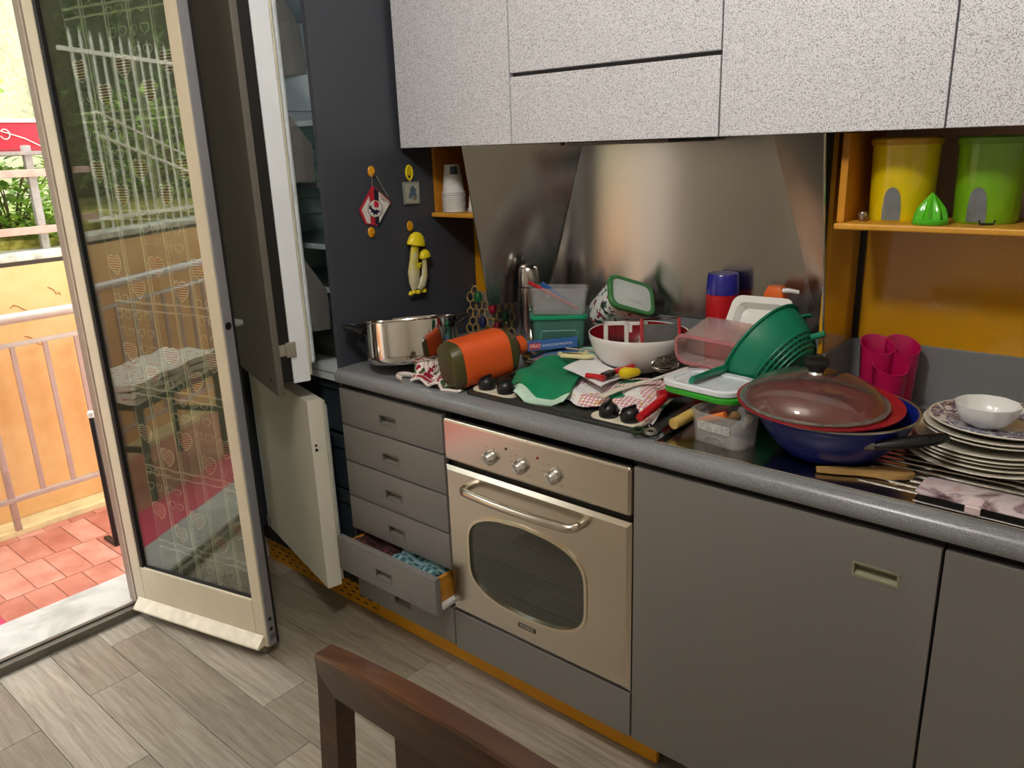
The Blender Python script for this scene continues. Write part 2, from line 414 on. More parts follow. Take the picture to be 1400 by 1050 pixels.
# ------------------------------------------------------------------ base units
def rect(x0, x1, z0, z1): return [(x0, z0), (x1, z0), (x1, z1), (x0, z1)]
def recessed_front(name, parent, x0, x1, z0, z1, hole, y0=-.02, y1=0., mat=None, hmat=None, world=True):
    mat = mat or M_FRONT; hmat = hmat or pm('#6d6a62', .45)
    b = B(); hx0, hx1, hz0, hz1 = hole
    b.ring(rect(x0, x1, z0, z1), rect(hx0, hx1, hz0, hz1), y0, y1)
    es = [e for e in b.bm.edges if all(abs(v.co.y - y0) < 1e-6 and (abs(v.co.x - x0) < 1e-6 or abs(v.co.x - x1) < 1e-6 or abs(v.co.z - z0) < 1e-6 or abs(v.co.z - z1) < 1e-6) for v in e.verts)
          and (abs(e.verts[0].co.x - e.verts[1].co.x) < 1e-6 or abs(e.verts[0].co.z - e.verts[1].co.z) < 1e-6)]
    bmesh.ops.bevel(b.bm, geom=es, offset=.002, segments=2, affect='EDGES', profile=.5)
    f = obj(b, name, mat, parent, world)
    b = B(); b.ring(rect(hx0 - .003, hx1 + .003, hz0 - .003, hz1 + .003), rect(hx0 + .0008, hx1 - .0008, hz0 + .0008, hz1 - .0008), y0 - .0012, y1)
    b.box(hx0, hx1, y1 - .004, y1 + .002, hz0, hz1); b.prism([(y0, hz0), (y1, hz0), (y1, hz0 + .011)], hx0, hx1, 'x')
    obj(b, 'recessed_handle', hmat, f)
    return f

du = thing('drawer_unit', 'grey six-drawer base unit beside the oven, fifth drawer pulled open', 'drawer unit', (.225, .3, .10))
b = B(); b.box(.002, .018, .002, .57, .107, .838); b.box(.432, .448, .002, .57, .107, .838); b.box(.018, .432, .55, .57, .107, .838); b.box(.018, .432, .002, .57, .107, .123); b.box(.018, .432, .002, .57, .822, .838)
obj(b, 'carcass', M_DARK, du, True)
ZD = [.832, .7155, .5955, .4765, .3605, .2395, .112]
for i in range(6):
    z1, z0 = ZD[i] - .0025, ZD[i + 1] + .0025; dy = -.065 if i == 4 else 0.
    zc = (z0 + z1) / 2 - .006 + (.002 if i == 5 else 0)
    f = recessed_front('drawer', du, .003, .447, z0, z1, (.186, .256, zc - .014, zc + .013), -.02 + dy, dy)
    if i == 4:
        b = B(); b.box(.025, .037, dy, .42, z0 + .012, z1 - .02); b.box(.413, .425, dy, .42, z0 + .012, z1 - .02); b.box(.037, .413, .41, .42, z0 + .012, z1 - .02); b.box(.037, .413, dy, .41, z0 + .012, z0 + .018)
        obj(b, 'drawer_box', pm('#c98a2a', .5), f)
        obj(B().box(.426, .446, dy + .005, .30, z0 + .008, z0 + .02, .002), 'runner', pm('#dedede', .35), f)
# linens in the open drawer
def mat_check(name, a, bcol, sc):
    m = Mat(name); x, y, z = m.xyz(); k = ((x * sc).fract().gt(.6)).mx((y * sc).fract().gt(.6)); n = m.noise(120, 2)
    m.color(m.mix(k, m.ramp(n, [(.3, lin(a)), (.7, tuple(min(1, q * 1.3) for q in lin(a)[:3]) + (1,))]), lin(bcol))); m.set(.9); return m.m
for x0, x1, c1, c2, lab in ((.045, .22, '#4a1a1c', '#2a1214', 'dark red folded cloth inside the open drawer'), (.225, .405, '#2c5560', '#7fa0a4', 'teal and white patterned cloth folded inside the open drawer')):
    def fold(u, v, x0=x0, x1=x1): return (x0 + (x1 - x0) * u, -.055 + .20 * v, .330 + .010 * math.sin(u * 9 + v * 4) + .006 * math.sin(v * 23))
    b = B(); b.sheet(fold, 14, 14, .008); b.box(x0 + .004, x1 - .004, -.05, .14, .262, .324, .006)
    tag(obj(b, 'folded_cloth', mat_check('drawer_cloth', c1, c2, 38)), lab, 'cloth')

# oven
ov = thing('oven', 'built-in brushed steel oven with three knobs and a dark window', 'oven', (.75, .2, .24))
obj(B().box(.462, 1.038, .0, .54, .245, .822), 'oven_body', pm('#26262a', .5, metal=.4), ov, True)
cp = obj(B().box(.452, 1.048, -.024, .0, .707, .829, .010, 3), 'control_panel', M_STEEL, ov, True)
for xk in (.626, .727, .831):
    b = B(); q = [(0, 0), (.0200, 0), (.0200, .007), (.0180, .010), (.0130, .020), (.0110, .022), (0, .022)]
    b.lathe([(max(r, .0004), z) for r, z in q], 24); b.box(-.0030, .0030, -.0150, .0150, .008, .026, .002); b.xf(Matrix.Translation((xk, -.024, .753)) @ Matrix.Rotation(R(90), 4, 'X') @ Matrix.Rotation(R(38), 4, 'Z'))
    k = obj(b, 'knob', M_CHROME, cp)
    for a in range(-130, 131, 52):
        ca, sa = math.sin(R(a)), math.cos(R(a)); obj(B().cyl((xk + .030 * ca, -.0238, .753 + .030 * sa), (xk + .030 * ca, -.0244, .753 + .030 * sa), .0014, n=8), 'scale_mark', M_INK, cp)
for xh, c in ((.680, '#101010'), (.782, '#8a1f10')):
    obj(B().cyl((xh, -.023, .789), (xh, -.0252, .789), .0035, n=12), 'indicator_lamp', pm(c, .2), cp)
# oven door with barrel shaped window
NP = 64
def wloop(sx, sz, e=4.2):
    o = []
    for i in range(NP):
        t = 2 * math.pi * i / NP; c, s = math.cos(t), math.sin(t)
        px = math.copysign(abs(c) ** (2 / 5.5), c) * sx; pz = math.copysign(abs(s) ** (2 / 4.6), s) * sz
        o.append((.726 + px, .452 + pz * (1 - .26 * (px / sx) ** 2)))
    return o
def rloop(x0, x1, z0, z1):
    o = []
    for i in range(NP):
        t = 2 * math.pi * i / NP; c, s = math.cos(t), math.sin(t); k = 1 / max(abs(c), abs(s))
        o.append(((x0 + x1) / 2 + c * k * (x1 - x0) / 2, (z0 + z1) / 2 + s * k * (z1 - z0) / 2))
    return o
b = B(); b.ring(rloop(.462, 1.038, .252, .680), wloop(.196, .134), -.024, -.018)
b.ring(rloop(.452, 1.048, .240, .691), rloop(.462, 1.038, .252, .680), -.016, 0.)
A = rloop(.452, 1.048, .240, .691); I = rloop(.462, 1.038, .252, .680)
b.loft([[(p[0], -.016, p[1]) for p in A], [(p[0], -.024, p[1]) for p in I]], False, False)
b.ring(rloop(.455, 1.045, .243, .688), wloop(.194, .132), -.016, -.002)
od = obj(b, 'oven_door', M_STEEL, ov, True, ang=25)
obj(B().ring(wloop(.201, .139), wloop(.193, .131), -.0275, -.017), 'window_trim', pm('#e6dcc6', .16, metal=1, var=.02), od)
obj(B().prism(wloop(.1935, .1315), -.020, -.016, 'y'), 'window_glass', M_OVENGLASS, od)
b = B()
for zz in (.49, ): b.tube([(.56, -.006, zz), (.90, -.006, zz)], .0022, 6)
obj(b, 'oven_rack', pm('#8e8f86', .3, metal=.8), od)
hp = [(.546, -.022, .652), (.546, -.040, .652), (.549, -.052, .652), (.558, -.060, .651), (.575, -.064, .651)]
hp = hp + [(.66, -.068, .650), (.73, -.069, .650), (.80, -.068, .650)] + [(1.460 - x, y, z) for x, y, z in hp[::-1]]
obj(B().tube(hp, .0115, 12), 'door_handle', pm('#cfc9bd', .22, metal=1, var=.03), od)
eb = obj(B().box(.700, .760, -.0252, -.023, .284, .298, .001), 'emblem_plate', pm('#4c463d', .4, metal=.6), od)
obj(text_mesh('FRANKE', .0125, pm('#d8d8d4', .25, metal=.6), .0003, 'CENTER'), 'lettering', None, eb, loc=(.730, -.0255, .2912), rot=(R(90), 0, 0))

oh = thing('oven_housing', 'grey housing panel under the built-in oven', 'cabinet', (.75, .3, .10))
b = B(); b.box(.450, .460, .004, .57, .107, .838); b.box(1.040, 1.050, .004, .57, .107, .838); b.box(.46, 1.04, .55, .57, .107, .838); b.box(.46, 1.04, .02, .55, .225, .242)
obj(b, 'carcass', M_DARK, oh, True)
obj(B().box(.4515, 1.0485, -.02, .0, .109, .2345, .002), 'filler_panel', M_FRONT, oh, True)

bc = thing('base_cabinet', 'grey base cabinet with one wide door and a recessed olive handle', 'cabinet', (1.36, .3, .10))
obj(B().box(1.052, 1.670, .002, .57, .107, .838), 'carcass', M_DARK, bc, True)
recessed_front('door', bc, 1.0535, 1.6695, .109, .8315, (1.530, 1.606, .737, .760), hmat=pm('#8b8a72', .4))
bc2 = thing('base_cabinet', 'grey plain-door base cabinet under the draining board', 'cabinet', (2.0, .3, .10))
obj(B().box(1.673, 2.38, .002, .57, .107, .838), 'carcass', M_DARK, bc2, True)
obj(B().box(1.6745, 2.28, -.02, 0, .109, .8315, .002), 'door', M_FRONT, bc2, True)
# plinth
pl = thing('plinth', 'ochre yellow plinth board with a slotted vent under the fridge', 'plinth', (.2, .06, 0))
obj(B().box(.004, 1.086, .05, .066, 0, .104, .001), 'plinth_board', M_YEL, pl, True)
vb = obj(B().box(-.655, .0, .05, .066, 0, .104, .001), 'vent_board', M_YEL, pl, True)
sl = B().box(-.0105, .0105, -.0006, .0004, -.0028, .0028).mesh('vent_slot', M_BLACK)
for r_ in range(4):
    for c_ in range(14):
        obj(sl, 'vent_slot', None, vb, loc=(-.625 + c_ * .045 + (r_ % 2) * .022, .05, .085 - r_ * .021))

# worktop
wt = thing('worktop', 'long grey speckled kitchen worktop with a rounded front edge', 'worktop', (1.2, .3, .848))
arc = [(-.030 + .024 - .024 * math.sin(R(a)) - .0, .866 + .024 * math.cos(R(a))) for a in range(0, 91, 15)]
poly = [(.618, .89)] + arc + [(-.030, .858), (-.026, .851), (-.018, .848), (.618, .848)]
obj(B().prism(poly, .001, 2.40, 'x'), 'worktop_slab', M_TOP, wt, True)
obj(B().box(.001, 2.40, .600, .618, .889, 1.03, .002), 'upstand', M_TOP, wt, True)
obj(B().box(1.284, 1.300, .410, .602, .889, 1.03, .002), 'return_upstand', M_TOP, wt, True)

# draining board / hob
db = thing('draining_board', 'ribbed stainless steel draining board set in the worktop', 'draining board', (1.7, .3, .89))
obj(B().box(1.09, 2.30, .004, .55, .8902, .8930, .001), 'steel_sheet', M_SINK, db, True)
b = B(); b.box(1.09, 2.30, .003, .010, .8905, .8945, .001)
obj(b, 'raised_rim', pm('#d7d2c8', .15, metal=1), db, True)
rib = B().tube([(1.50, 0, 0), (1.53, 0, .0004), (2.1, 0, .0004)], .0030, 8).mesh('drain_rib', M_SINK)
for i in range(16): obj(rib, 'drain_rib', None, db, loc=Vector((0, .055 + i * .026, .8925)) - WT[db.name])
hb_ = thing('gas_hob', 'cream enamel gas hob with black knobs, buried under kitchenware', 'hob', (.78, .28, .89))
obj(B().loft([rr(.575, .49, .02, .8903, 4, .785, .265), rr(.575, .49, .02, .897, 4, .785, .265), rr(.560, .475, .02, .901, 4, .785, .265)]), 'hob_plate', pm('#4a4c48', .2, metal=.6, var=.04), hb_, True)
for cx in (.579, .962): obj(B().loft([rr(.150, .064, .030, .9005, 6, cx, .064), rr(.148, .062, .029, .9035, 6, cx, .064)]), 'knob_panel', pm('#ded6c0', .3, var=.04), hb_, True)
for xk in (.546, .612, .932, .992):
    b = B(); b.lathe([(.0005, 0), (.0225, 0), (.0235, .006), (.0230, .016), (.0200, .025), (.0130, .031), (.0005, .033)], 24); b.box(-.0035, .0035, -.018, .018, .018, .036, .0015)
    obj(b, 'hob_knob', M_BLACK, hb_, loc=Vector((xk, .062, .9035)) - WT[hb_.name], rot=(R(8), 0, R(random.uniform(-30, 30))))
for cx, cy in ((.64, .20), (.93, .20), (.64, .40), (.93, .40)):
    b = B(); b.lathe([(.0005, .900), (.045, .900), (.045, .908), (.030, .912), (.0005, .912)], 20, (cx, cy, 0))
    for a in range(0, 180, 90): c, s = math.cos(R(a)), math.sin(R(a)); b.tube([(cx - .09 * c, cy - .09 * s, .902), (cx - .088 * c, cy - .088 * s, .918), (cx + .088 * c, cy + .088 * s, .918), (cx + .09 * c, cy + .09 * s, .902)], .004, 6)
    obj(b, 'burner_grate', M_BLACK, hb_, True)

# ------------------------------------------------------------------ wall panels, splashback, shelves
def panel(name, label, b, mat, cat='panel', loc=(0, 0, 0)): return tag(obj(b, name, mat), label, cat)
panel('wall_panel', 'glossy ochre yellow splash panel below the canister shelf', B().box(1.305, 2.40, .610, .6195, 1.03, 1.322), M_YELGLOSS)
panel('wall_panel', 'mauve painted strip of wall panel behind the canisters', B().box(1.305, 2.40, .610, .6195, 1.336, 1.521), M_MAUVE)
panel('wall_panel', 'yellow back panel in the narrow niche beside the fridge', B().box(.001, .240, .610, .6195, 1.03, 1.521), M_YEL)
panel('partition_panel', 'glossy yellow upright partition beside the steel splashback', B().box(1.284, 1.2945, .400, .6095, 1.03, 1.521, .001), M_YELGLOSS)
panel('partition_panel', 'yellow upright partition between the cup niche and the steel splashback', B().box(.236, .244, .415, .6095, 1.034, 1.521, .001), M_YEL)
panel('corner_gap_strip', 'thin black strip standing in for the dark gap in the corner of the yellow panels', B().box(1.2945, 1.309, .600, .6095, 1.03, 1.333), M_BLACK, 'strip')  # darkness of the open corner gap, put in as a black strip
sp = thing('steel_splashback', 'three-piece brushed steel splashback folded forward at both sides', 'splashback', (.77, .6, 1.03))
def quad(p00, p10, p01, p11):
    P = [Vector(q) for q in (p00, p10, p01, p11)]
    return lambda u, v: (P[0] * (1 - u) + P[1] * u) * (1 - v) + (P[2] * (1 - u) + P[3] * u) * v
obj(B().sheet(quad((.335, .5985, 1.031), (1.222, .5985, 1.031), (.478, .5985, 1.522), (1.064, .5985, 1.522)), 4, 4, .0015), 'centre_sheet', M_SPLASH, sp, True)
for s in (-1, 1):
    q = lambda x: .7705 + s * x
    def wing(u, v, s=s):
        p = quad((.524, .408, 1.036), (.448, .5965, 1.036), (.5225, .318, 1.521), (.293, .5965, 1.521))(u, v)
        return (.7705 + s * p.x, p.y, p.z)
    wg = obj(B().sheet(wing, 6, 6, .0015), 'side_sheet', M_SPLASH, sp, True)
    ed = [wing(0, i / 6) for i in range(7)]
    obj(B().tube(ed, .0025, 6), 'rolled_edge', pm('#b9b6b2', .2, metal=1), wg)
def shelf(name, label, x0, x1, y0, z):
    t = thing(name, label, 'shelf', ((x0 + x1) / 2, (y0 + .61) / 2, z - .016))
    obj(B().box(x0, x1, y0, .609, z - .014, z, .004, 3), 'shelf_board', pm('#d59a35', .4, var=.06, scale=8), t, True); return t
s1 = shelf('shelf', 'short yellow wall shelf holding stacked paper cups by the fridge', .002, .235, .412, 1.318)
obj(B().box(.002, .014, .43, .609, 1.319, 1.520), 'end_board', pm('#c07f22', .45), s1, True)
s2 = shelf('shelf', 'long yellow wall shelf holding the two canisters', 1.312, 2.40, .356, 1.335)
obj(B().box(1.312, 1.328, .372, .609, 1.3355, 1.5205, .002), 'end_board', pm('#d08c22', .4, var=.06), s2, True)

# ------------------------------------------------------------------ wall cabinets
def upper(label, x0, x1, fronts):
    t = thing('wall_cabinet', label, 'cabinet', ((x0 + x1) / 2, .45, 1.524))
    obj(B().box(x0 + .001, x1 - .001, .306, .6185, 1.524, 2.36), 'carcass', pm('#4b4a48', .6), t, True)
    for a, c, nm in fronts: obj(B().box(x0 + .0017, x1 - .0017, .2864, .305, a, c, .0015), nm, M_UPPER, t, True)
    return t
upper('speckled white wall cabinet with a single door next to the tall fridge', .016, .4655, [(1.5217, 2.36, 'door')])
upper('speckled white hood cabinet with a flap below a shadow gap', .4655, 1.0700, [(1.5217, 1.6905, 'hood_flap'), (1.7005, 2.36, 'door')])
upper('speckled white wall cabinet above the steel and yellow partition', 1.0700, 1.5243, [(1.5217, 2.36, 'door')])
upper('speckled white wall cabinet above the green canister', 1.5243, 2.1243, [(1.5217, 2.36, 'door')])
hood = thing('cooker_hood', 'dark slim cooker hood tucked under the speckled flap cabinet', 'hood', (.77, .45, 1.515))
obj(B().box(.62, .92, .33, .57, 1.512, 1.5235, .003), 'grease_filter', pm('#55524f', .35, metal=.8), hood, True)
obj(B().lathe([(.0004, 0), (.006, 0), (.006, .01), (.0004, .01)], 12, (.60, .335, 1.5135)), 'screw_cap', M_BLACK, hood, True)

# ------------------------------------------------------------------ fridge column
fh = thing('fridge_housing', 'tall dark slate cabinet housing the built-in fridge', 'cabinet', (-.32, .3, 0))
obj(B().box(-.018, .0, -.002, .6185, .104, 2.40, .001), 'side_panel', M_SIDE, fh, True)
obj(B().box(-.655, -.637, -.002, .6185, .104, 2.40, .001), 'side_panel', M_SIDE, fh, True)
obj(B().box(-.637, -.018, .02, .6185, 2.10, 2.40), 'top_locker', M_SIDE, fh, True)
obj(B().box(-.637, -.018, .57, .615, .104, 2.10), 'back_panel', M_DARK, fh, True)
obj(B().box(-.637, -.018, .03, .57, .104, .150), 'floor_board', M_DARK, fh, True)
fr = thing('refrigerator', 'built-in white fridge freezer with both doors ajar', 'refrigerator', (-.33, .3, .15))
def hollow(x0, x1, y0, y1, z0, z1, t):
    b = B(); b.box(x0, x0 + t, y0, y1, z0, z1); b.box(x1 - t, x1, y0, y1, z0, z1); b.box(x0 + t, x1 - t, y1 - t, y1, z0, z1)
    b.box(x0 + t, x1 - t, y0, y1 - t, z0, z0 + t); b.box(x0 + t, x1 - t, y0, y1 - t, z1 - t, z1); return b
obj(hollow(-.620, -.022, .045, .56, .845, 2.07, .022), 'fridge_liner', M_LINER, fr, True)
obj(hollow(-.620, -.022, .045, .56, .20, .840, .022), 'freezer_liner', M_LINER, fr, True)
obj(B().box(-.620, -.022, .040, .56, .152, .198), 'base_grille', pm('#b9bfc0', .4), fr, True)
b = B()
for i in range(22): b.box(-.60 + i * .026, -.585 + i * .026, .036, .041, .16, .19)
obj(b, 'grille_bars', pm('#8d9496', .4), fr, True)
for zs in (1.60, 1.42, 1.235, 1.10):
    s_ = obj(B().box(-.596, -.046, .085, .535, zs, zs + .005), 'glass_shelf', M_SHELFGLASS, fr, True)
    obj(B().box(-.596, -.046, .078, .090, zs - .006, zs + .010, .002), 'shelf_trim', pm('#b6c4c6', .25), s_)
for zs in (1.66, 1.54, 1.48, 1.36, 1.30, 1.18): obj(B().box(-.599, -.590, .10, .52, zs, zs + .008, .002), 'shelf_ridge', M_LINER, fr, True)
for zs in (1.66, 1.54, 1.48, 1.36): obj(B().box(-.052, -.043, .10, .52, zs, zs + .008, .002), 'shelf_ridge', M_LINER, fr, True)
obj(B().box(-.596, -.046, .10, .50, 1.95, 2.045, .01), 'lamp_cover', pm('#9aa3a4', .4), fr, True)
mf = Mat('added_fridge_glow'); mf.bsdf.inputs['Emission Color'].default_value = (.92, .97, 1, 1); mf.bsdf.inputs['Emission Strength'].default_value = 6.0; mf.color(lin('#eeeeee'))  # glow for an added fill light inside the fridge
obj(B().box(-.0535, -.0455, .22, .32, 1.74, 1.84, .003), 'added_fill_lamp', mf.m, fr, True)  # added, not a known fitting: brightens the dark fridge interior
for x0, x1 in ((-.590, -.325), (-.317, -.052)):
    b = B(); cx = (x0 + x1) / 2; wd = x1 - x0
    b.loft([rr(wd - .02, .36, .02, .872, 3, cx, .29), rr(wd, .38, .02, 1.085, 3, cx, .29), rr(wd - .006, .374, .02, 1.085, 3, cx, .29), rr(wd - .026, .354, .02, .878, 3, cx, .29)])
    obj(b, 'crisper_drawer', M_SHELFGLASS, fr, True)
for z0 in (.225, .425, .63):
    d_ = obj(B().box(-.596, -.046, .07, .50, z0, z0 + .19, .006), 'freezer_drawer', pm('#3a444b', .25, var=.2, scale=5), fr, True)
    obj(B().box(-.59, -.05, .062, .072, z0 + .150, z0 + .186, .003), 'drawer_lip', clear('freezer_lip', '#8f9ba0', 1.45, body=.4, bodycol='#5c686e'), d_)
# the doors, swung open about the left hand side
fd = obj(B().box(.012, .560, .0, .052, .862, 2.06, .004), 'fridge_door', M_FRIDGE, fr, loc=Vector((-.592, .030, 0)) - WT[fr.name], rot=(0, 0, -R(17)))
WT[fd.name] = Vector((0, 0, 0))
obj(B().box(.020, .545, .052, .064, .875, 2.05, .005), 'door_gasket', pm('#d9d6bd', .6), fd)
obj(B().box(.045, .520, .064, .088, .90, 2.03, .014, 3), 'inner_liner', pm('#dfe6ea', .3), fd)
for zb_ in (1.72, 1.44, 1.00):
    h = .17 if zb_ > 1.1 else .20
    b = B(); dpt = .062 if zb_ < 1.7 else .070
    if zb_ > 1.7:     # rounded dairy flap
        prof = [(.086, zb_), (.086 + dpt, zb_ + .01), (.086 + dpt, zb_ + .03), (.086 + dpt * .93, zb_ + .11), (.086 + dpt * .7, zb_ + .17), (.086 + dpt * .3, zb_ + .205), (.086, zb_ + .21)]
        b.prism(prof, .06, .505, 'x', .003)
    else:
        b.ring([(.06, .086), (.505, .086), (.505, .086 + dpt), (.06, .086 + dpt)], [(.063, .089), (.502, .089), (.502, .083 + dpt), (.063, .083 + dpt)], zb_, zb_ + h * .6, 'z'); b.box(.06, .505, .086, .086 + dpt, zb_ - .003, zb_)
        b.prism([(.086, zb_ + h * .6), (.086 + dpt, zb_ + h * .6), (.086, zb_ + h * 1.1)], .502, .505, 'x'); b.prism([(.086, zb_ + h * .6), (.086 + dpt, zb_ + h * .6), (.086, zb_ + h * 1.1)], .06, .063, 'x')
    obj(b, 'door_bin', M_BIN, fd)
obj(B().box(.010, .578, -.056, -.036, .836, 2.10, .0015), 'front_panel', speckle('panel_laminate', '#5f5a52', '#57524b', '#68635a', 700, .45), fd)
obj(B().box(.535, .556, -.036, .0, .87, 2.06), 'black_gap_block', M_BLACK, fd)  # black block filling the gap between front panel and door
b = B(); b.box(.556, .563, -.036, -.012, .950, .985, .001); b.box(.558, .566, -.014, .016, .945, .990, .001)
for zz in (.955, .980): b.cyl((.563, .002, zz), (.568, .002, zz), .004, n=10)
obj(b, 'slide_bracket', pm('#d8d8d6', .2, metal=1), fd)
obj(B().box(.505, .525, -.0572, -.055, .868, .882, .001), 'grip_notch', M_BLACK, fd)
zd = obj(B().box(.012, .560, .0, .050, .158, .800, .004), 'freezer_door', pm('#dcd8c8', .35, var=.03, scale=4), fr, loc=Vector((-.590, .030, 0)) - WT[fr.name], rot=(0, 0, -R(14)))
obj(B().box(.020, .550, .050, .062, .170, .790, .004), 'door_gasket', pm('#cfcdbb', .6), zd)
obj(B().box(.040, .530, .062, .076, .19, .77, .008), 'inner_liner', pm('#d5dadb', .3), zd)
obj(B().cyl((.559, .014, .640), (.5615, .014, .640), .005, n=10), 'screw', M_BLACK, zd)
obj(B().cyl((.559, .014, .655), (.5615, .014, .655), .004, n=10), 'screw', M_BLACK, zd)
tag(obj(B().sheet(lambda u, v: (-.27 + .12 * u + .01 * math.sin(9 * v), .16 + .12 * v, .97 + .035 * math.sin(5 * u + 3 * v) + .035 * math.sin(7 * v)), 12, 12, .003), 'salad_bag', clear('bag_film', '#ffffff', 1.4, .1, body=.5, bodycol='#86a878')), 'clear bag with green leaves inside the fridge crisper', 'bag')

# ------------------------------------------------------------------ hung on the dark fridge panel
M_HOOK = pm('#dd9a16', .3, var=.05)
M_LEMON = pm('#f2dc20', .3, var=.05)
def oval(cy, cz, ry, rz, n=20): return [(cy + ry * math.cos(2 * math.pi * i / n), cz + rz * math.sin(2 * math.pi * i / n)) for i in range(n)]
for cy, cz, lab in ((.176, 1.458, 'orange plastic wall hook holding the pennant cord'), (.157, 1.280, 'empty orange plastic wall hook below the pennant'), (.315, 1.284, 'orange plastic wall hook above the yellow mushrooms')):
    t = thing('wall_hook', lab, 'hook', (.001, cy, cz))
    obj(B().prism(oval(0, 0, .013, .016), 0, .005, 'x', .0015), 'hook_plate', M_HOOK, t)
    obj(B().tube([(.004, 0, -.004), (.012, 0, -.008), (.015, 0, -.005), (.015, 0, -.001)], .0025, 8), 'hook_arm', pm('#b87a12', .3), t)
pn = thing('pennant', 'red, white and navy football pennant hanging on a cord', 'pennant', (.003, .176, 1.35))
W = lambda pts: [(a - .176, c - 1.35) for a, c in pts]
obj(B().prism(W([(.174, 1.417), (.1165, 1.348), (.137, 1.3065), (.188, 1.297), (.246, 1.365)]), 0, .0015, 'x'), 'red_backing', pm('#b51f33', .6), pn)
obj(B().prism(W([(.192, 1.398), (.246, 1.365), (.190, 1.296), (.184, 1.297)]), .0008, .0022, 'x'), 'navy_edge', pm('#1a1a2c', .6), pn)
obj(B().prism(W([(.159, 1.387), (.126, 1.349), (.143, 1.309), (.185, 1.301), (.240, 1.363), (.197, 1.398)]), .0015, .0028, 'x'), 'white_field', pm('#d8d5cc', .6), pn)
obj(B().prism(W([(.1735, 1.413), (.159, 1.388), (.1555, 1.3075), (.1725, 1.3035), (.1775, 1.410)]), .0028, .0036, 'x'), 'red_stripe', pm('#c01d30', .6), pn)
obj(B().prism(W([(.1775, 1.410), (.1725, 1.3035), (.188, 1.3005), (.1955, 1.3995)]), .0028, .0036, 'x'), 'navy_stripe', pm('#17182e', .6), pn)
cr = obj(B().prism(W(oval(.1757, 1.3494, .0285, .0265, 28)), .0036, .0044, 'x'), 'crest_disc', pm('#dedad2', .5), pn)
b = B(); b.ring(W(oval(.1757, 1.3494, .0285, .0265, 28)), W(oval(.1757, 1.3494, .0268, .0248, 28)), .0042, .0050, 'x'); obj(b, 'crest_rim', pm('#1c2230', .5), cr)
gr = [(.183, 1.371), (.178, 1.373), (.171, 1.368), (.176, 1.366), (.168, 1.361), (.175, 1.359), (.172, 1.352), (.180, 1.354), (.186, 1.350), (.191, 1.358), (.190, 1.366)]
obj(B().prism(W(gr), .0044, .0052, 'x'), 'crest_red_beast', pm('#c22031', .5), cr)
gn = [(.155, 1.362), (.159, 1.357), (.162, 1.362), (.163, 1.352), (.170, 1.348), (.176, 1.344), (.183, 1.347), (.187, 1.341), (.193, 1.345), (.192, 1.336), (.185, 1.337), (.181, 1.329), (.175, 1.334), (.169, 1.329), (.167, 1.338), (.158, 1.339), (.161, 1.346), (.152, 1.350)]
obj(B().prism(W(gn), .0044, .0052, 'x'), 'crest_navy_beast', pm('#1a2138', .5), cr)
for txt, sz, yy, zz in (('GENOA', .0150, .2005, 1.3905), ('1893', .0105, .2030, 1.3790)):
    me = text_mesh(txt, sz, pm('#a83228' if txt == 'GENOA' else '#40404a', .6), .0002)
    o = obj(me, 'lettering', None, pn); o.matrix_local = Matrix.Translation((.0031, yy - .176, zz - 1.35)) @ Matrix.Rotation(R(-38), 4, 'X') @ Matrix(((0, 0, 1, 0), (1, 0, 0, 0), (0, 1, 0, 0), (0, 0, 0, 1)))
obj(B().tube([(.006, -.003, .104), (.004, -.003, .066)], .001, 5), 'cord', pm('#9a9488', .8), pn)
obj(B().tube([(.006, .012, .096), (.004, .055, .030)], .0014, 5), 'cord', pm('#8f8a80', .8), pn)
kc = thing('key_fob', 'grey framed picture key fob hanging from a yellow oval clip', 'key fob', (.003, .327, 1.386))
fo = obj(B().prism(W2 := [(-.0335, .0345), (.036, .0335), (.034, -.0365), (-.032, -.0345)], 0, .006, 'x', .0015), 'fob_frame', pm('#8f9087', .35, metal=.3), kc)
obj(B().prism([(-.027, .029), (.030, .028), (.0285, -.030), (-.0265, -.029)], .006, .0066, 'x'), 'picture', pm('#a9a99c', .4, var=.1, scale=60), fo)
obj(B().prism([(-.014, -.012), (-.004, .016), (.006, .024), (.012, .014), (.020, .012), (.016, -.002), (.022, -.016), (.006, -.008), (-.006, -.018)], .0066, .0070, 'x'), 'printed_shape', pm('#4d6272', .5), fo)
obj(B().prism([(.0, -.018), (.010, -.010), (.020, -.017), (.012, -.025)], .0066, .0070, 'x'), 'printed_shape', pm('#77705c', .5), fo)
b = B(); b.tube([(.004, -.003 + .0125 * math.cos(a * math.pi / 8), .062 + .021 * math.sin(a * math.pi / 8)) for a in range(16)], .0032, 8, True)
obj(b, 'clip', M_LEMON, kc); obj(B().prism(oval(-.003, .066, .0105, .014), .001, .005, 'x'), 'clip_button', pm('#d9b91a', .3), kc)
b = B(); b.tube([(.004 + .003 * math.cos(a * math.pi / 5), -.002, .038 + .007 * math.sin(a * math.pi / 5)) for a in range(10)], .0012, 6, True); obj(b, 'split_ring', pm('#c9c4a6', .3, metal=.8), kc)

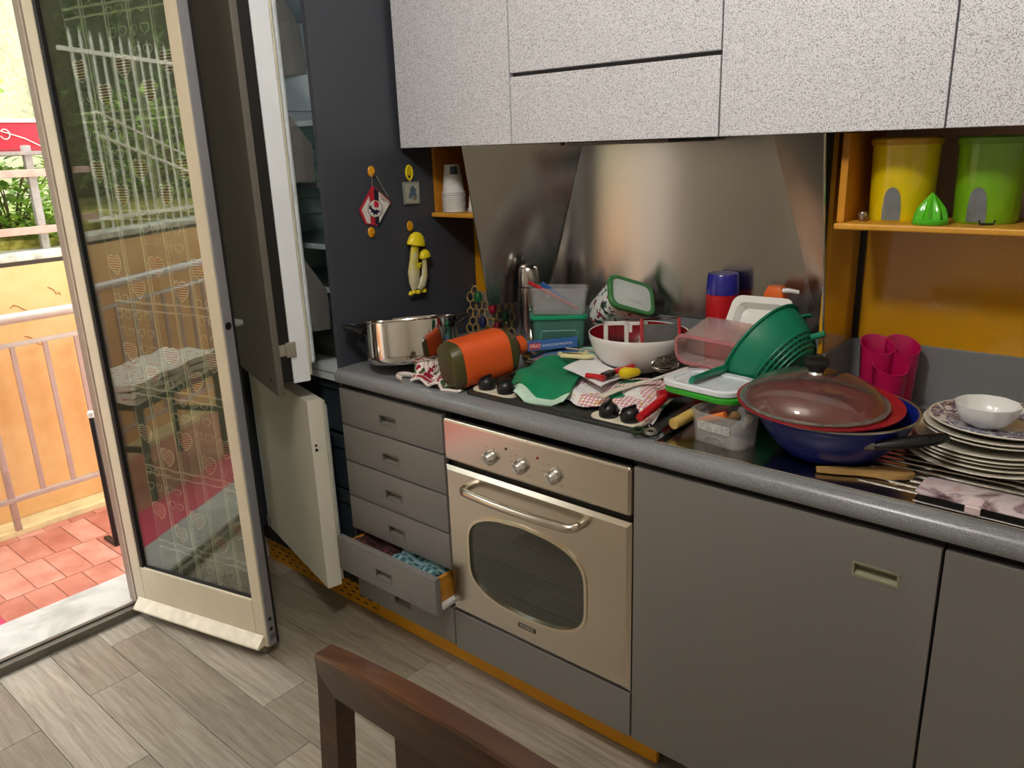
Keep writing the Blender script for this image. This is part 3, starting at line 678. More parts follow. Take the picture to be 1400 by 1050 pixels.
# ceramic mushrooms
m = Mat('mushroom_glaze'); x, y, z = m.xyz(); n = m.noise(45, 3)
m.color(m.ramp(n + (z * -3.4 + .42), [(.35, lin('#d9c21e')), (.55, lin('#d8ca6a')), (.75, lin('#d6cfae'))])); m.set(.25, coat=.4); M_STEM = m.m
mu = thing('mushroom_ornament', 'yellow ceramic ornament of two mushrooms hung below an orange hook', 'ornament', (.0195, .315, 1.067)); mu.scale = (.6, 1, 1)      # flat-backed relief
off = Vector((.012, .315, 1.067)); L_ = lambda y, z, x=.014: (x - .012, y - .315, z - 1.067)
obj(B().tube([L_(.300, 1.085), L_(.301, 1.105), L_(.302, 1.140), L_(.307, 1.180), L_(.313, 1.215), L_(.317, 1.236)], [.012, .020, .0235, .017, .0155, .014], 14, up=(0, 1, 0)), 'stem', M_STEM, mu)
obj(B().tube([L_(.312, 1.084, .02), L_(.330, 1.097, .022), L_(.343, 1.125, .022), L_(.347, 1.155, .02), L_(.348, 1.185, .02)], [.012, .0155, .0125, .010, .009], 12, up=(0, 1, 0)), 'stem', M_STEM, mu)
def cap(c, r, h, tilt, parent):
    b = B(); b.lathe([(.0006, h), (r * .35, h * .95), (r * .66, h * .76), (r * .88, h * .45), (r, h * .08), (r * .97, -.003), (r * .7, -.001), (.0006, .002)], 24)
    obj(b, 'cap', M_LEMON, parent, loc=c, rot=(R(tilt), 0, 0))
cap(L_(.3185, 1.226, .016), .035, .040, -12, mu); cap(L_(.350, 1.184, .022), .0225, .024, 4, mu)
b = B()
for i, (yy, rr_) in enumerate(((.283, .010), (.297, .012), (.313, .011), (.328, .010), (.343, .010))):
    b.lathe([(.0005, rr_ * .9), (rr_ * .6, rr_ * .7), (rr_, 0), (rr_ * .9, -.004), (.0005, -.004)], 10, L_(yy, 1.073 + .003 * (i % 2), .014))
obj(b, 'grass_base', M_LEMON, mu)
b = B()
for yy, zz in ((.305, 1.158), (.313, 1.163), (.320, 1.157), (.313, 1.150), (.324, 1.165)): b.lathe([(.0005, .004), (.0055, .002), (.0055, -.002), (.0005, -.004)], 8, L_(yy, zz, .030))
obj(b, 'flower', M_LEMON, mu)

# ------------------------------------------------------------------ paper cups on the short shelf
m = Mat('white_paper_cup'); m.color(m.ramp(m.noise(60, 2), [(.3, lin('#e2e0dc')), (.7, lin('#efedea'))])); m.set(.6); M_PAPER = m.m
def cup(n=28): # upside down paper cup, open end at z=0
    return B().lathe([(.0350, .0), (.0380, .0), (.0392, .0018), (.0380, .0036), (.0352, .0036), (.0255, .088), (.0005, .088), (.0005, .086), (.0245, .086)][0:7] , n)
cup_me = cup().mesh('paper_cup', M_PAPER)
for k in range(10):
    o = topcup = obj(cup_me, 'paper_cup', None, loc=(.060, .462, 1.319 + k * .0066)); tag(o, 'white paper cup nested in the tall upside-down stack on the short shelf', 'cup', 'paper cups in the tall stack')
def prnt(u, v):
    zz = .058 + .024 * v; q = .0352 - (zz - .0038) * (.0097 / .0842) + .0003; a = R(-62 + 50 * u); return (q * math.cos(a), q * math.sin(a), zz)
obj(B().sheet(prnt, 8, 3, .0003), 'printed_mark', pm('#3b4763', .5), topcup)
for k in range(2):
    o = obj(cup_me, 'paper_cup', None, loc=(.150, .485, 1.319 + k * .0062)); tag(o, 'white paper cup in the short pair beside the steel splashback', 'cup', 'paper cups in the short pair')


# ------------------------------------------------------------------ canisters etc. on the long shelf
def canister(label, c, r, h, col, lidcol, ang):
    t = thing('canister', label, 'canister', (c[0], c[1], 1.3355))
    mt = pm(col, .22, coat=.3, var=.04, scale=10)
    obj(B().lathe([(.0006, 0), (r * .90, 0), (r * .945, .006), (r * 1.0, h * .90), (r * 1.0, h - .012), (.0006, h - .012)], 40), 'body', mt, t)
    obj(B().lathe([(.0006, h - .012), (r * 1.05, h - .012), (r * 1.065, h - .009), (r * 1.065, h), (r * 1.0, h + .0035), (r * .2, h + .002), (.0006, h + .002)], 40), 'lid', pm(lidcol, .3, var=.04), t)
    wdw = math.radians(17)
    def win(u, v):          # arched window following the curved body
        a = R(ang) + (u - .5) * 2 * wdw; hh = .022 + .046 * math.sqrt(max(0, 1 - ((u - .5) * 2) ** 2)) ** .75
        rr_ = r * (.946 + .054 * (v * hh + .004) / (h * .9)) + .0006
        return (rr_ * math.cos(a), rr_ * math.sin(a), .004 + v * hh)
    obj(B().sheet(win, 14, 6, .0006), 'window', pm('#6f7476', .15, coat=.3), t)
canister('yellow plastic canister with a grey arched window on the long shelf', (1.415, .465), .066, .168, '#e6cc10', '#c79a18', -92)
canister('lime green plastic canister with a grey arched window on the long shelf', (1.575, .478), .063, .166, '#7ab51e', '#6ca12a', -96)
ju = thing('juicer_cone', 'small lime green ribbed citrus juicer cone between the canisters', 'juicer', (1.492, .395, 1.3355))
b = B(); n = 48; prof = [(0, 1.0), (.008, .98), (.020, .86), (.032, .62), (.042, .36), (.048, .18), (.0525, .04)]
loops = []
for h, k in prof: loops.append([((.029 * k) * (1 + .13 * math.cos(8 * 2 * math.pi * i / n) * min(1, k + .1)) * math.cos(2 * math.pi * i / n), (.029 * k) * (1 + .13 * math.cos(8 * 2 * math.pi * i / n)) * math.sin(2 * math.pi * i / n), .010 + h) for i in range(n)])
b.loft(loops); obj(b, 'cone', pm('#52bf24', .2, coat=.4, var=.04), ju)
obj(B().lathe([(.0006, 0), (.033, 0), (.0345, .002), (.0345, .008), (.032, .0105), (.0006, .0105)], 36), 'rim', pm('#4ab522', .2, coat=.4, var=.04), ju)
kb = thing('bottle_stopper', 'small clear glass ball stopper at the end of the long shelf', 'stopper', (1.350, .425, 1.3355))
obj(B().lathe([(.0005, .0), (.006, .0), (.0075, .003), (.010, .008), (.0105, .012), (.008, .018), (.0005, .0205)], 14), 'ball', pm('#9b8f80', .1, metal=.6, coat=.5), kb)
obj(B().lathe([(.0006, .0), (.009, .0), (.009, .003), (.0006, .003)], 14, (.006, -.012, 0)), 'collar', pm('#8d6a45', .2, metal=.8), kb)
b = B(); b.tube([(-.014, 0, .010), (-.012, 0, .0025), (.012, 0, .0025), (.014, 0, .010)], .0022, 8)
tag(obj(b, 'wire_clip', M_BLACK, loc=(1.593, .402, 1.3355), rot=(0, 0, R(25))), 'small black wire clip lying in front of the lime canister', 'clip')

# ------------------------------------------------------------------ clutter on the worktop
def tub_loops(w, d, h, r, taper=.9, t=.002, lip=.004):
    return [rr(w * taper, d * taper, r * .8, 0, 5), rr(w * taper + .004, d * taper + .004, r * .9, .004, 5), rr(w, d, r, h - .006, 5), rr(w + 2 * lip, d + 2 * lip, r + lip, h - .005, 5), rr(w + 2 * lip, d + 2 * lip, r + lip, h, 5),
            rr(w - 2 * t, d - 2 * t, r, h, 5), rr(w * taper - 2 * t, d * taper - 2 * t, r * .8, .003, 5)]
def tub(w, d, h, r, taper=.9, t=.002, lip=.004): return B().loft(tub_loops(w, d, h, r, taper, t, lip))
def lid(w, d, r, h=.010): return B().loft([rr(w - .004, d - .004, r, 0, 5), rr(w, d, r, .002, 5), rr(w, d, r, h - .002, 5), rr(w - .004, d - .004, r, h, 5), rr(w - .020, d - .020, r * .8, h, 5), rr(w - .024, d - .024, r * .8, h - .003, 5)])

# steel pot
pt = thing('stock_pot', 'shiny stainless steel pot with two black handles beside the fridge', 'pot', (.197, .120, .9118), frame((-.16, .10, 1), (.75, .66, .02)))
rp = .138
obj(B().lathe([(.0006, 0), (rp * .84, 0), (rp * .93, .006), (rp * .985, .018), (rp, .03), (rp, .124), (rp + .005, .128), (rp + .004, .131), (rp - .001, .130), (rp - .003, .12), (rp - .003, .03), (rp * .9, .006), (.0006, .004)], 56), 'pot_body', M_POT, pt)
for s in (-1, 1):
    hz = .112; ex = rp + (.046 if s < 0 else .030)
    h = obj(B().tube([(s * (rp - .002), -.042, hz - .012), (s * (rp + .016), -.040, hz), (s * ex, -.022, hz + .006), (s * ex, .022, hz + .006), (s * (rp + .016), .040, hz), (s * (rp - .002), .042, hz - .012)], .0125, 10, sq=(.75, 1.2)), 'pot_handle', M_BLACK, pt)
    obj(B().tube([(s * (rp + .012), -.030, hz + .009), (s * (ex - .002), -.014, hz + .014), (s * (ex - .002), .014, hz + .014), (s * (rp + .012), .030, hz + .009)], .0022, 6), 'steel_inlay', M_CHROME, h)

# floral cloth under pot and flask
m = Mat('floral_print'); n = m.noise(24, 2, dist=.6)
m.color(m.ramp(n, [(.36, lin('#a11c3a')), (.42, lin('#8f2440')), (.44, lin('#efe6df')), (.52, lin('#eadfd5')), (.53, lin('#3d5a2a')), (.62, lin('#62783a')), (.63, lin('#b5274a'))], 'CONSTANT')); m.set(.9); M_FLORAL = m.m
def fcl(u, v):
    a = Vector((.310, .005, 0)) * (1 - u) + Vector((.488, .014, 0)) * u; c = Vector((.165, .26, 0)) * (1 - u) + Vector((.40, .34, 0)) * u
    p = a * (1 - v) + c * v
    x_, y_ = p.x, p.y + .008 * math.sin(u * 9)
    z_ = .8915 + .007 * (1 + math.sin(u * 13 + v * 5)) * (1 - .5 * v) + .004 * math.sin(v * 19 + u * 3) ** 2
    dx, dy = x_ - .197, y_ - .120
    if math.hypot(dx, dy) < .130:                       # bunched up under the tilted pot, just touching it
        under = .9118 + .16 * dx - .10 * dy - .0030 + max(0, math.hypot(dx, dy) - .112) * .5
        z_ = under if dx > .04 else min(z_, under)
    ex, ey = x_ - .474, y_ - .122; s_ = .343 * ex + .939 * ey; t_ = abs(.939 * ex - .343 * ey)
    if t_ < .068 and -.125 < s_ < .10:                  # pressed flat under the flask
        z_ = min(z_, .9675 + .11 * s_ - .066 * max(0, 1 - (t_ / .068) ** 3.2) ** .3125 - .003)
    return (x_, y_, max(z_, .8903))
fc = thing('floral_cloth', 'crumpled red and green floral cloth with a white hem under the orange flask', 'cloth', (.33, .14, .8915))
obj(B().sheet(fcl, 36, 26, .002), 'cloth', M_FLORAL, fc, True)
hem = [Vector(fcl(i / 24, 0)) + Vector((0, -.002, .002)) for i in range(25)]
obj(B().tube(hem, .0042, 6), 'hem', pm('#e6ddd6', .9), fc, True)
hem2 = [Vector((.285, .015, .899)) + Vector((.030 * math.cos(a) - .01, .020 * math.sin(a), .004)) for a in [R(x) for x in range(40, 300, 20)]]
obj(B().tube(hem2, .0045, 6, sq=(1.6, .6)), 'hem', pm('#dcd3cc', .9), fc, True)

# orange flask lying on its side (axis towards the wall)
fl = thing('water_flask', 'big olive flask with a wide orange band and ribbed orange cap, lying on its side', 'flask', (.474, .122, .9675), frame((.34, .93, .11), (.93, -.34, .03)))
def oc(r, z, n=40, p=3.2):
    o = []
    for i in range(n):
        a = 2 * math.pi * i / n + math.pi / n; c, s = math.cos(a), math.sin(a); k = (abs(c) ** p + abs(s) ** p) ** (-1 / p)
        o.append((r * k * c, r * k * s, z))
    return o
M_OLIVE = pm('#4a4520', .4, var=.08); M_ORANGE = pm('#d9561c', .45, var=.05, scale=12)
obj(B().loft([oc(.045, -.112), oc(.054, -.108), oc(.061, -.090), oc(.062, .062), oc(.058, .080), oc(.040, .098, 40, 2.6), oc(.022, .105, 40, 2.2), oc(.020, .110, 40, 2)]), 'flask_body', M_OLIVE, fl)
bd = B().loft([oc(.0618, -.080), oc(.0638, -.079), oc(.0638, .060), oc(.0618, .061)], False, False); obj(bd, 'orange_band', M_ORANGE, fl)
b = B(); b.loft([[( (.0250 + .0012 * (j % 2)) * math.cos(2 * math.pi * j / 48), (.0250 + .0012 * (j % 2)) * math.sin(2 * math.pi * j / 48), z) for j in range(48)] for z in (.110, .130)]); b.lathe([(.0006, .130), (.0235, .130), (.021, .134), (.0006, .134)], 24)
obj(b, 'screw_cap', M_ORANGE, fl)

# ring trivet leaning in the corner
M_RINGW = pm('#9c8250', .6, var=.15)
tv = thing('ring_trivet', 'handmade trivet of wooden rings with red and green beads leaning in the corner', 'trivet', (.12, .545, .8915), (R(-6), 0, R(8)))
ringme = B().tube([(.0135 * math.cos(a * math.pi / 8), 0, .0165 * math.sin(a * math.pi / 8)) for a in range(16)], .0030, 6, True).mesh('wooden_ring', M_RINGW)
beadme = {}
hexes = []
for r_ in range(5):
    for c_ in range(8 - (r_ % 2)):
        hexes.append((c_ * .0245 + (r_ % 2) * .0122 - .088, .020 + r_ * .0275))
red = [(.0, .10)]
specials = {(3, 5): '#1c5b35', (4, 3): '#a31531', (1, 3): '#1a1a4a', (6, 2): '#174a2c', (2, 1): '#26265c', (5, 0): '#8c1a30'}
for i, (px, pz) in enumerate(hexes + [(-.070, .152)]):
    obj(ringme, 'wooden_ring', None, tv, loc=(px, .002 * (i % 2), pz), rot=(0, R((i * 37) % 60 - 30), 0))
for (px, pz, col) in ((-.052, .132, '#1f6a3c'), (.010, .100, '#a81836'), (.062, .075, '#1a5532'), (-.030, .048, '#22224e'), (.030, .035, '#931c34')):
    obj(B().lathe([(.0005, .021), (.010, .017), (.0155, 0), (.010, -.017), (.0005, -.021)], 10), 'bead', pm(col, .4), tv, loc=(px, -.006, pz))

# thermos
ths = thing('thermos', 'slim brushed steel vacuum flask standing behind the food boxes', 'thermos', (.357, .472, .891))
M_THERM = steel('flask_steel', '#c6c2bd', .2, (60, 60, 2))
obj(B().lathe([(.0006, 0), (.031, 0), (.033, .004), (.033, .205), (.0305, .208), (.0006, .208)], 32), 'flask_body', M_THERM, ths)
obj(B().lathe([(.0006, .208), (.0325, .209), (.0325, .245), (.030, .262), (.024, .272), (.014, .276), (.0006, .277)], 32), 'cup_lid', M_THERM, ths)
obj(B().lathe([(.0315, .205), (.0331, .2055), (.0331, .2085), (.0315, .209)], 32), 'seam_ring', M_BLACK, ths)

# trays / lids that carry the boxes
sl_ = thing('pan_lid', 'large steel pan lid lying flat under the food boxes', 'lid', (.508, .424, .914), (R(4), R(-3), 0))
obj(B().lathe([(.0006, .016), (.06, .013), (.095, .006), (.108, .002), (.112, .0), (.114, .002), (.110, .006), (.095, .010), (.06, .017), (.0006, .020)], 44), 'lid_disc', pm('#c9c7c2', .16, metal=1), sl_)
tl = thing('teal_cover', 'flat pale teal plastic cover slid under the patterned tub', 'lid', (.661, .440, .9285), (R(1), R(1), R(38)))
obj(lid(.145, .105, .025, .010), 'lid_sheet', pm('#a9cfc0', .35, var=.06), tl)
un = thing('teal_tub', 'upturned pale teal tub propping the patterned tub', 'tub', (.620, .554, .8905), (0, 0, 0))
obj(B().loft([rr(.10, .076, .02, 0, 4), rr(.088, .064, .018, .070, 4), rr(.080, .056, .015, .075, 4)]), 'tub_shell', pm('#a2c4b6', .4), un)

# stacked food boxes, turned 40 degrees
RB = R(40.5)
bx = thing('food_box', 'teal tinted plastic food box with a green lid behind the blue carton', 'food box', (.474, .468, .9345), (0, 0, RB))
obj(tub(.158, .075, .080, .012, .95, .002, .002), 'box_body', M_TEAL, bx)
obj(B().loft([rr(.166, .083, .014, .079, 4), rr(.172, .089, .016, .081, 4), rr(.172, .089, .016, .089, 4), rr(.164, .081, .014, .091, 4)]), 'box_lid', pm('#0f9468', .3, coat=.2, var=.05), bx)
b = B(); fz = -.0362
b.tube([(-.055, fz, .012), (-.055, fz, .040), (-.050, fz - .0006, .045), (.050, fz - .0006, .045), (.055, fz, .040), (.055, fz, .012)], .0012, 5); obj(b, 'moulded_frame', pm('#b9d3cc', .3), bx)
b2 = thing('straw_box', 'cloudy clear plastic tub of straws on top of the green-lidded box', 'food box', (.474, .468, 1.0275), frame((.02, .03, 1), (math.cos(RB), math.sin(RB), .03)))
obj(tub(.172, .080, .080, .012, .90, .002, .003), 'tub_body', M_CLOUDY, b2)
rbx = Matrix.Rotation(RB, 4, 'Z')
def straw(label, a, c, r, col, flat=(1, 1)):
    a, c = [rbx @ Vector(q) + Vector((.474, .468, 1.0275)) for q in (a, c)]
    tag(obj(B().tube([tuple(a), tuple(c)], r, 10, sq=flat), 'straw', pm(col, .3)), label, 'straw')
straw('red plastic straw poking out of the clear tub', (-.088, -.012, .098), (.060, .0, .010), .0055, '#c72024')
straw('blue plastic stick leaning in the clear tub', (-.050, .010, .088), (.050, .016, .012), .0085, '#2a62a8', (1, .5))
fx = thing('carton', 'long blue printed carton lying in front of the food boxes', 'carton', (.505, .399, .9335), (0, R(-4), RB))
obj(B().box(-.074, .074, -.012, .012, .002, .028, .001), 'carton_body', pm('#3767ad', .45, var=.04), fx)
rp_ = obj(B().box(-.070, -.036, -.0126, -.0118, .006, .025, .0005), 'red_label', pm('#c4262e', .4), fx)
for txt, sz, xx in (('FRIO', .0155, -.0680), ('GHIACCIO PRONTO', .0098, -.0320)):
    obj(text_mesh(txt, sz, pm('#eef0f2', .5), .0002), 'lettering', None, fx, loc=(xx, -.0128, .0155), rot=(R(90), 0, 0))

# patterned tub with green lid
pn_ = Vector((.765, -.204, .612)).normalized(); pe = Vector((.484, .807, -.334))
pt2 = thing('patterned_tub', 'white food tub with leaf print and a green rimmed lid, tipped on its side', 'food tub', Vector((.720, .491, 1.100)) - pn_ * .135, frame(pn_, pe))
m = Mat('leaf_print'); n = m.noise(44, 1.5); n2 = m.noise(30, 1.0, dist=.4)
c_ = m.ramp(n, [(.36, lin('#8d2230')), (.39, lin('#e4eae8')), (.62, lin('#dfe6e4')), (.64, lin('#5b7d72'))], 'CONSTANT'); c2_ = m.ramp(n2, [(.64, (0, 0, 0, 1)), (.66, (1, 1, 1, 1))], 'CONSTANT')
m.color(m.mix(c2_, c_, lin('#23302f'))); m.set(.25); M_LEAFPRINT = m.m
obj(B().loft([rr(.115, .078, .026, 0, 5), rr(.128, .088, .028, .010, 5), rr(.138, .098, .026, .120, 5), rr(.138, .098, .026, .128, 5)]), 'tub_body', M_LEAFPRINT, pt2)
obj(B().loft([rr(.142, .102, .027, .124, 5), rr(.150, .110, .029, .126, 5), rr(.150, .110, .029, .136, 5), rr(.145, .105, .027, .139, 5), rr(.128, .088, .022, .139, 5), rr(.126, .086, .022, .134, 5)]), 'lid_rim', pm('#3f7d45', .4, var=.05), pt2)
obj(B().loft([rr(.126, .086, .022, .133, 5), rr(.126, .086, .022, .1362, 5), rr(.07, .045, .012, .1362, 5), rr(.068, .043, .012, .1372, 5)]), 'lid_window', pm('#c6cec9', .35, var=.04), pt2)

# white bowl with red inside
wb = thing('serving_bowl', 'large white plastic bowl with a red inside, holding gadgets', 'bowl', (.806, .391, .921))
rb_ = .135; prof = [(.0006, 0), (.055, 0), (.080, .010), (.105, .032), (.124, .062), (.133, .090), (rb_, .104)]
obj(B().lathe(prof + [(rb_ - .001, .106), (rb_ - .003, .104)] + [(max(r - .0012, .0006), z + .0006) for r, z in prof[5:1:-1]] + [(.055, .0012), (.0006, .0012)], 56), 'bowl_shell', pm('#e8e6e3', .2, coat=.3, var=.02), wb)
obj(B().lathe([(rb_ - .0042, .1045), (.1295, .090), (.1205, .063), (.1015, .035), (.077, .0135), (.055, .0062), (.0006, .0062), (.0006, .0055), (.055, .0055), (.0775, .0125), (.102, .034), (.121, .062), (.130, .089), (rb_ - .0035, .1042)], 56), 'red_lining', pm('#8e1420', .25, coat=.2), wb)
cut = thing('chip_cutter', 'white plastic potato chip cutter with a dark blade grid standing in the bowl', 'cutter', (.765, .395, .985), (R(-14), 0, R(36)))
b = B(); b.box(-.062, -.050, -.010, .010, -.01, .062, .002); b.box(-.006, .006, -.010, .010, -.01, .062, .002); b.box(-.062, .006, -.010, .010, .050, .062, .002)
b.box(.006, .058, -.008, .008, .050, .060, .002); b.prism([(.050, .055), (.058, .055), (.040, -.01), (.030, -.01)], -.008, .008, 'y'); b.box(.006, .016, -.008, .008, .03, .055, .002)
obj(b, 'cutter_frame', pm('#dedad4', .35, var=.04), cut)
b = B()
for i in range(7): b.box(-.050 + i * .0063, -.0488 + i * .0063, -.006, .006, -.01, .050)
for i in range(5): b.box(-.050, -.006, -.005, .005, .002 + i * .010, .003 + i * .010)
obj(b, 'blade_grid', pm('#5a2020', .4), cut)
rg = thing('grater', 'red framed grater leaning inside the white bowl', 'grater', (.856, .425, .985), (R(-22), 0, R(38)))
b = B(); b.box(-.055, -.046, -.004, .004, 0, .075, .002); b.box(.046, .055, -.004, .004, 0, .075, .002); b.box(-.055, .055, -.004, .004, -.006, .003, .002); obj(b, 'grater_frame', pm('#b01622', .3), rg)
obj(B().tube([(-.052, 0, .074), (.052, 0, .076)], .003, 8), 'steel_rod', M_CHROME, rg)
obj(B().box(-.046, .046, -.001, .001, .003, .060), 'grater_blade', pm('#6a6a6a', .3, metal=.8), rg)

# blue and red flask, white bottle, white tray, pink tub
bc_ = thing('vacuum_jar', 'red thermos jar with a faceted dark blue cup lid against the splashback', 'thermos', (.966, .553, .8905))
oct_ = lambda r, z: [(r * math.cos(2 * math.pi * i / 12 + .2), r * math.sin(2 * math.pi * i / 12 + .2), z) for i in range(12)]
obj(B().lathe([(.0006, 0), (.041, 0), (.043, .004), (.043, .228), (.0006, .228)], 32), 'jar_body', pm('#c01a22', .25, coat=.3, var=.03), bc_)
obj(B().loft([oct_(.0425, .227), oct_(.0445, .229), oct_(.0415, .279), oct_(.039, .283)]), 'cup_lid', pm('#20208c', .25, coat=.4, var=.05), bc_)
ob = thing('squeeze_bottle', 'white bottle with an orange flip cap and white spout behind the colander', 'bottle', (1.122, .535, .8925))
obj(B().lathe([(.0006, 0), (.034, 0), (.036, .004), (.036, .20), (.030, .228), (.0006, .23)], 28), 'bottle_body', pm('#e6e4df', .3, var=.03), ob)
obj(B().loft([rr(.052, .046, .008, .228, 4), rr(.050, .044, .008, .246, 4), rr(.036, .032, .006, .262, 4)]), 'flip_cap', pm('#e0651a', .35, var=.04), ob)
obj(B().tube([(.010, -.012, .250), (.032, -.006, .254), (.058, .002, .250)], [.007, .0065, .005], 10), 'spout', pm('#efedec', .3), ob)
wtr = thing('white_tray', 'white plastic tray with a wide rim leaning behind the pink tub', 'tray', (1.112, .455, 1.090), frame((-.10, -.80, .58), (1, -.05, 0)))
obj(B().loft([rr(.12, .060, .018, -.030, 5), rr(.128, .068, .02, -.004, 5), rr(.165, .105, .024, 0, 5), rr(.165, .105, .024, .003, 5), rr(.128, .068, .02, .003, 5), rr(.118, .058, .018, -.024, 5)]), 'tray_shell', pm('#e9e8e4', .25, coat=.3, var=.02), wtr)
pk = thing('pink_tub', 'pale pink translucent tub lying on its side with the open end forward', 'tub', (1.060, .420, 1.052), frame((-.03, -.95, -.26), (1, 0, -.03)))
obj(tub(.165, .072, .125, .020, .86, .0018, .003), 'tub_body', M_PINKCLEAR, pk)
obj(B().loft([rr(.166, .073, .021, .119, 5), rr(.176, .083, .026, .121, 5), rr(.176, .083, .026, .127, 5), rr(.163, .070, .020, .127, 5), rr(.163, .070, .020, .119, 5)], False, False), 'pink_rim', clear('pink_rim_plastic', '#f0c0c4', 1.4, .15, body=.7, bodycol='#d98d95'), pk)

# green colander
ax = Vector((-0.8604, 0.1375, 0.4908)).normalized(); rd = Vector((0.4536, 0.6458, 0.6142)); rd = (rd - ax * rd.dot(ax)).normalized()
co = thing('colander', 'green plastic colander with a long handle tipped over the stacked lids', 'colander', Vector((1.1559, 0.3767, 1.0345)) - ax * .105, frame(ax, rd))
M_COL = pm('#0c7a5a', .4, coat=0, var=.05, scale=14)
cp_ = [(.0006, 0), (.060, 0), (.080, .010), (.0965, .030), (.109, .058), (.116, .090), (.118, .103)]
obj(B().lathe(cp_ + [(.125, .104), (.126, .107), (.122, .110), (.115, .108)] + [(max(r - .0025, .0006), z + .001) for r, z in cp_[5:1:-1]] + [(.058, .003), (.0006, .003)], 64), 'bowl', M_COL, co)
b = B(); d2 = B()
for k, (r, z) in enumerate(((.068, .0032), (.079, .0095), (.0865, .0178), (.0937, .0267), (.0992, .0365))):
    b.tube([(r * 1.012 * math.cos(2 * math.pi * i / 64), r * 1.012 * math.sin(2 * math.pi * i / 64), z - .0005) for i in range(64)], .0019, 6, True)
obj(b, 'ribs', M_COL, co)
for k, (r, z) in enumerate(((.0745, .0070), (.0833, .0138), (.0902, .0224), (.0970, .0315), (.0525, .0))):
    nn = int(r * 420)
    for i in range(nn):
        a = 2 * math.pi * i / nn; c, s = math.cos(a), math.sin(a)
        nx, nz = (.8, -.6) if z > 0 else (0, -1)
        e = .0008
        q = [Vector((r * c, r * s, z)) + Vector((nx * c, nx * s, nz)) * e + Vector((-s, c, 0)) * (.0045 * sx) + Vector((-nz * c, -nz * s, nx)) * (.0016 * sy) for sx, sy in ((-1, -1), (1, -1), (1, 1), (-1, 1))]
        o_ = [p - Vector((nx * c, nx * s, nz)) * .0014 for p in q]
        d2.loft([[tuple(p) for p in o_], [tuple(p) for p in q]])
ds = obj(d2, 'drain_slots', pm('#03281d', .6), co); ds['kind'] = 'stuff'
hend = Matrix(frame(ax, rd).to_matrix()).transposed() @ (Vector((1.108, .128, 1.004)) - (Vector((1.1559, 0.3767, 1.0345)) - ax * .105))
hs = Vector((-.108, -.050, .104))
obj(B().tube([tuple(hs), tuple(hs * .6 + hend * .4 + Vector((0, 0, .002))), tuple(hend)], [.0125, .0105, .0095], 12, sq=(.65, 1.15)), 'handle', M_COL, co)
obj(B().tube([(.118, 0, .090), (.130, 0, .084), (.136, 0, .076)], [.009, .008, .007], 8, sq=(.5, 1)), 'hook_foot', M_COL, co)
obj(B().tube([(.080, -.045, .022), (.104, -.056, .004)], [.008, .007], 8), 'stud_foot', M_COL, co)

# stacked lids
wl = thing('white_cover', 'white square plastic lid lying on the green lid under the colander handle', 'lid', (1.125, .188, .979), (R(-2), R(1), R(-4)))
obj(B().loft([rr(.182, .150, .04, 0, 6), rr(.190, .158, .042, .003, 6), rr(.190, .158, .042, .012, 6), rr(.182, .150, .04, .015, 6), rr(.150, .118, .03, .0135, 6), rr(.146, .114, .03, .010, 6)]), 'lid_sheet', pm('#dfe5ea', .25, coat=.2, var=.03), wl)
gl_ = thing('green_cover', 'bright green square plastic lid beneath the white lid', 'lid', (1.132, .186, .966), (R(-2), R(1), R(-5)))
obj(B().loft([rr(.184, .153, .04, 0, 6), rr(.192, .161, .043, .002, 6), rr(.192, .161, .043, .010, 6), rr(.184, .153, .04, .0125, 6)]), 'lid_sheet', pm('#2f9a26', .3, var=.05), gl_)

# clear tray of brushes under the lids
pb = thing('utensil_box', 'clear plastic box full of small brushes beside the blue wok', 'box', (1.209, .093, .8932), (0, 0, R(-8)))
obj(tub(.135, .085, .068, .030, .90, .002, .003), 'box_body', M_CLOUDY, pb)
obj(B().tube([(-.024, -.0390, .008), (-.017, -.0397, .017), (0, -.0401, .021), (.017, -.0397, .017), (.024, -.0390, .008)], .0024, 6), 'finger_notch', pm('#8a8a88', .3), pb)
m = Mat('floral_strip'); n = m.noise(120, 2); m.color(m.ramp(n, [(.4, lin('#a5a9ab')), (.5, lin('#c7cac6')), (.6, lin('#9da07a')), (.66, lin('#847a8a'))], 'CONSTANT')); m.set(.5)
obj(B().sheet(lambda u, v: (-.040 + .080 * u, -.0402 - .0012 - .0020 * v, .030 + .020 * v), 8, 2, .0006), 'printed_strip', m.m, pb)
def stick(name, label, cat, pts, r, col, rough=.4, sq=(1, 1), n=10, metal=0):
    return tag(obj(B().tube(pts, r, n, sq=sq), name, pm(col, rough, metal=metal)), label, cat)
stick('carrot_peeler', 'orange plastic stick lying in the clear utensil box', 'utensil', [(1.158, .074, .932), (1.216, .078, .957)], [.009, .008], '#d9742a')
stick('wooden_brush', 'brown round wooden brush handle in the clear utensil box', 'brush', [(1.205, .106, .922), (1.235, .089, .956), (1.241, .084, .961)], [.010, .012, .006], '#6d5335')
stick('dark_utensil', 'dark red handle at the back of the clear utensil box', 'utensil', [(1.163, .113, .936), (1.206, .114, .948)], .008, '#561a16')
stick('cream_utensil', 'short cream handle in the clear utensil box beside the wok', 'utensil', [(1.250, .104, .932), (1.263, .092, .957)], [.008, .009], '#d6cfbd')
stick('corkscrew', 'pale cork handle lying against the clear utensil box', 'utensil', [(1.103, .060, .919), (1.116, .140, .928)], .0125, '#c5a65c')
kn = thing('kitchen_knife', 'knife with a black handle and broad blade beside the cork handle', 'knife', (1.084, .095, .9015), (0, 0, R(96)))
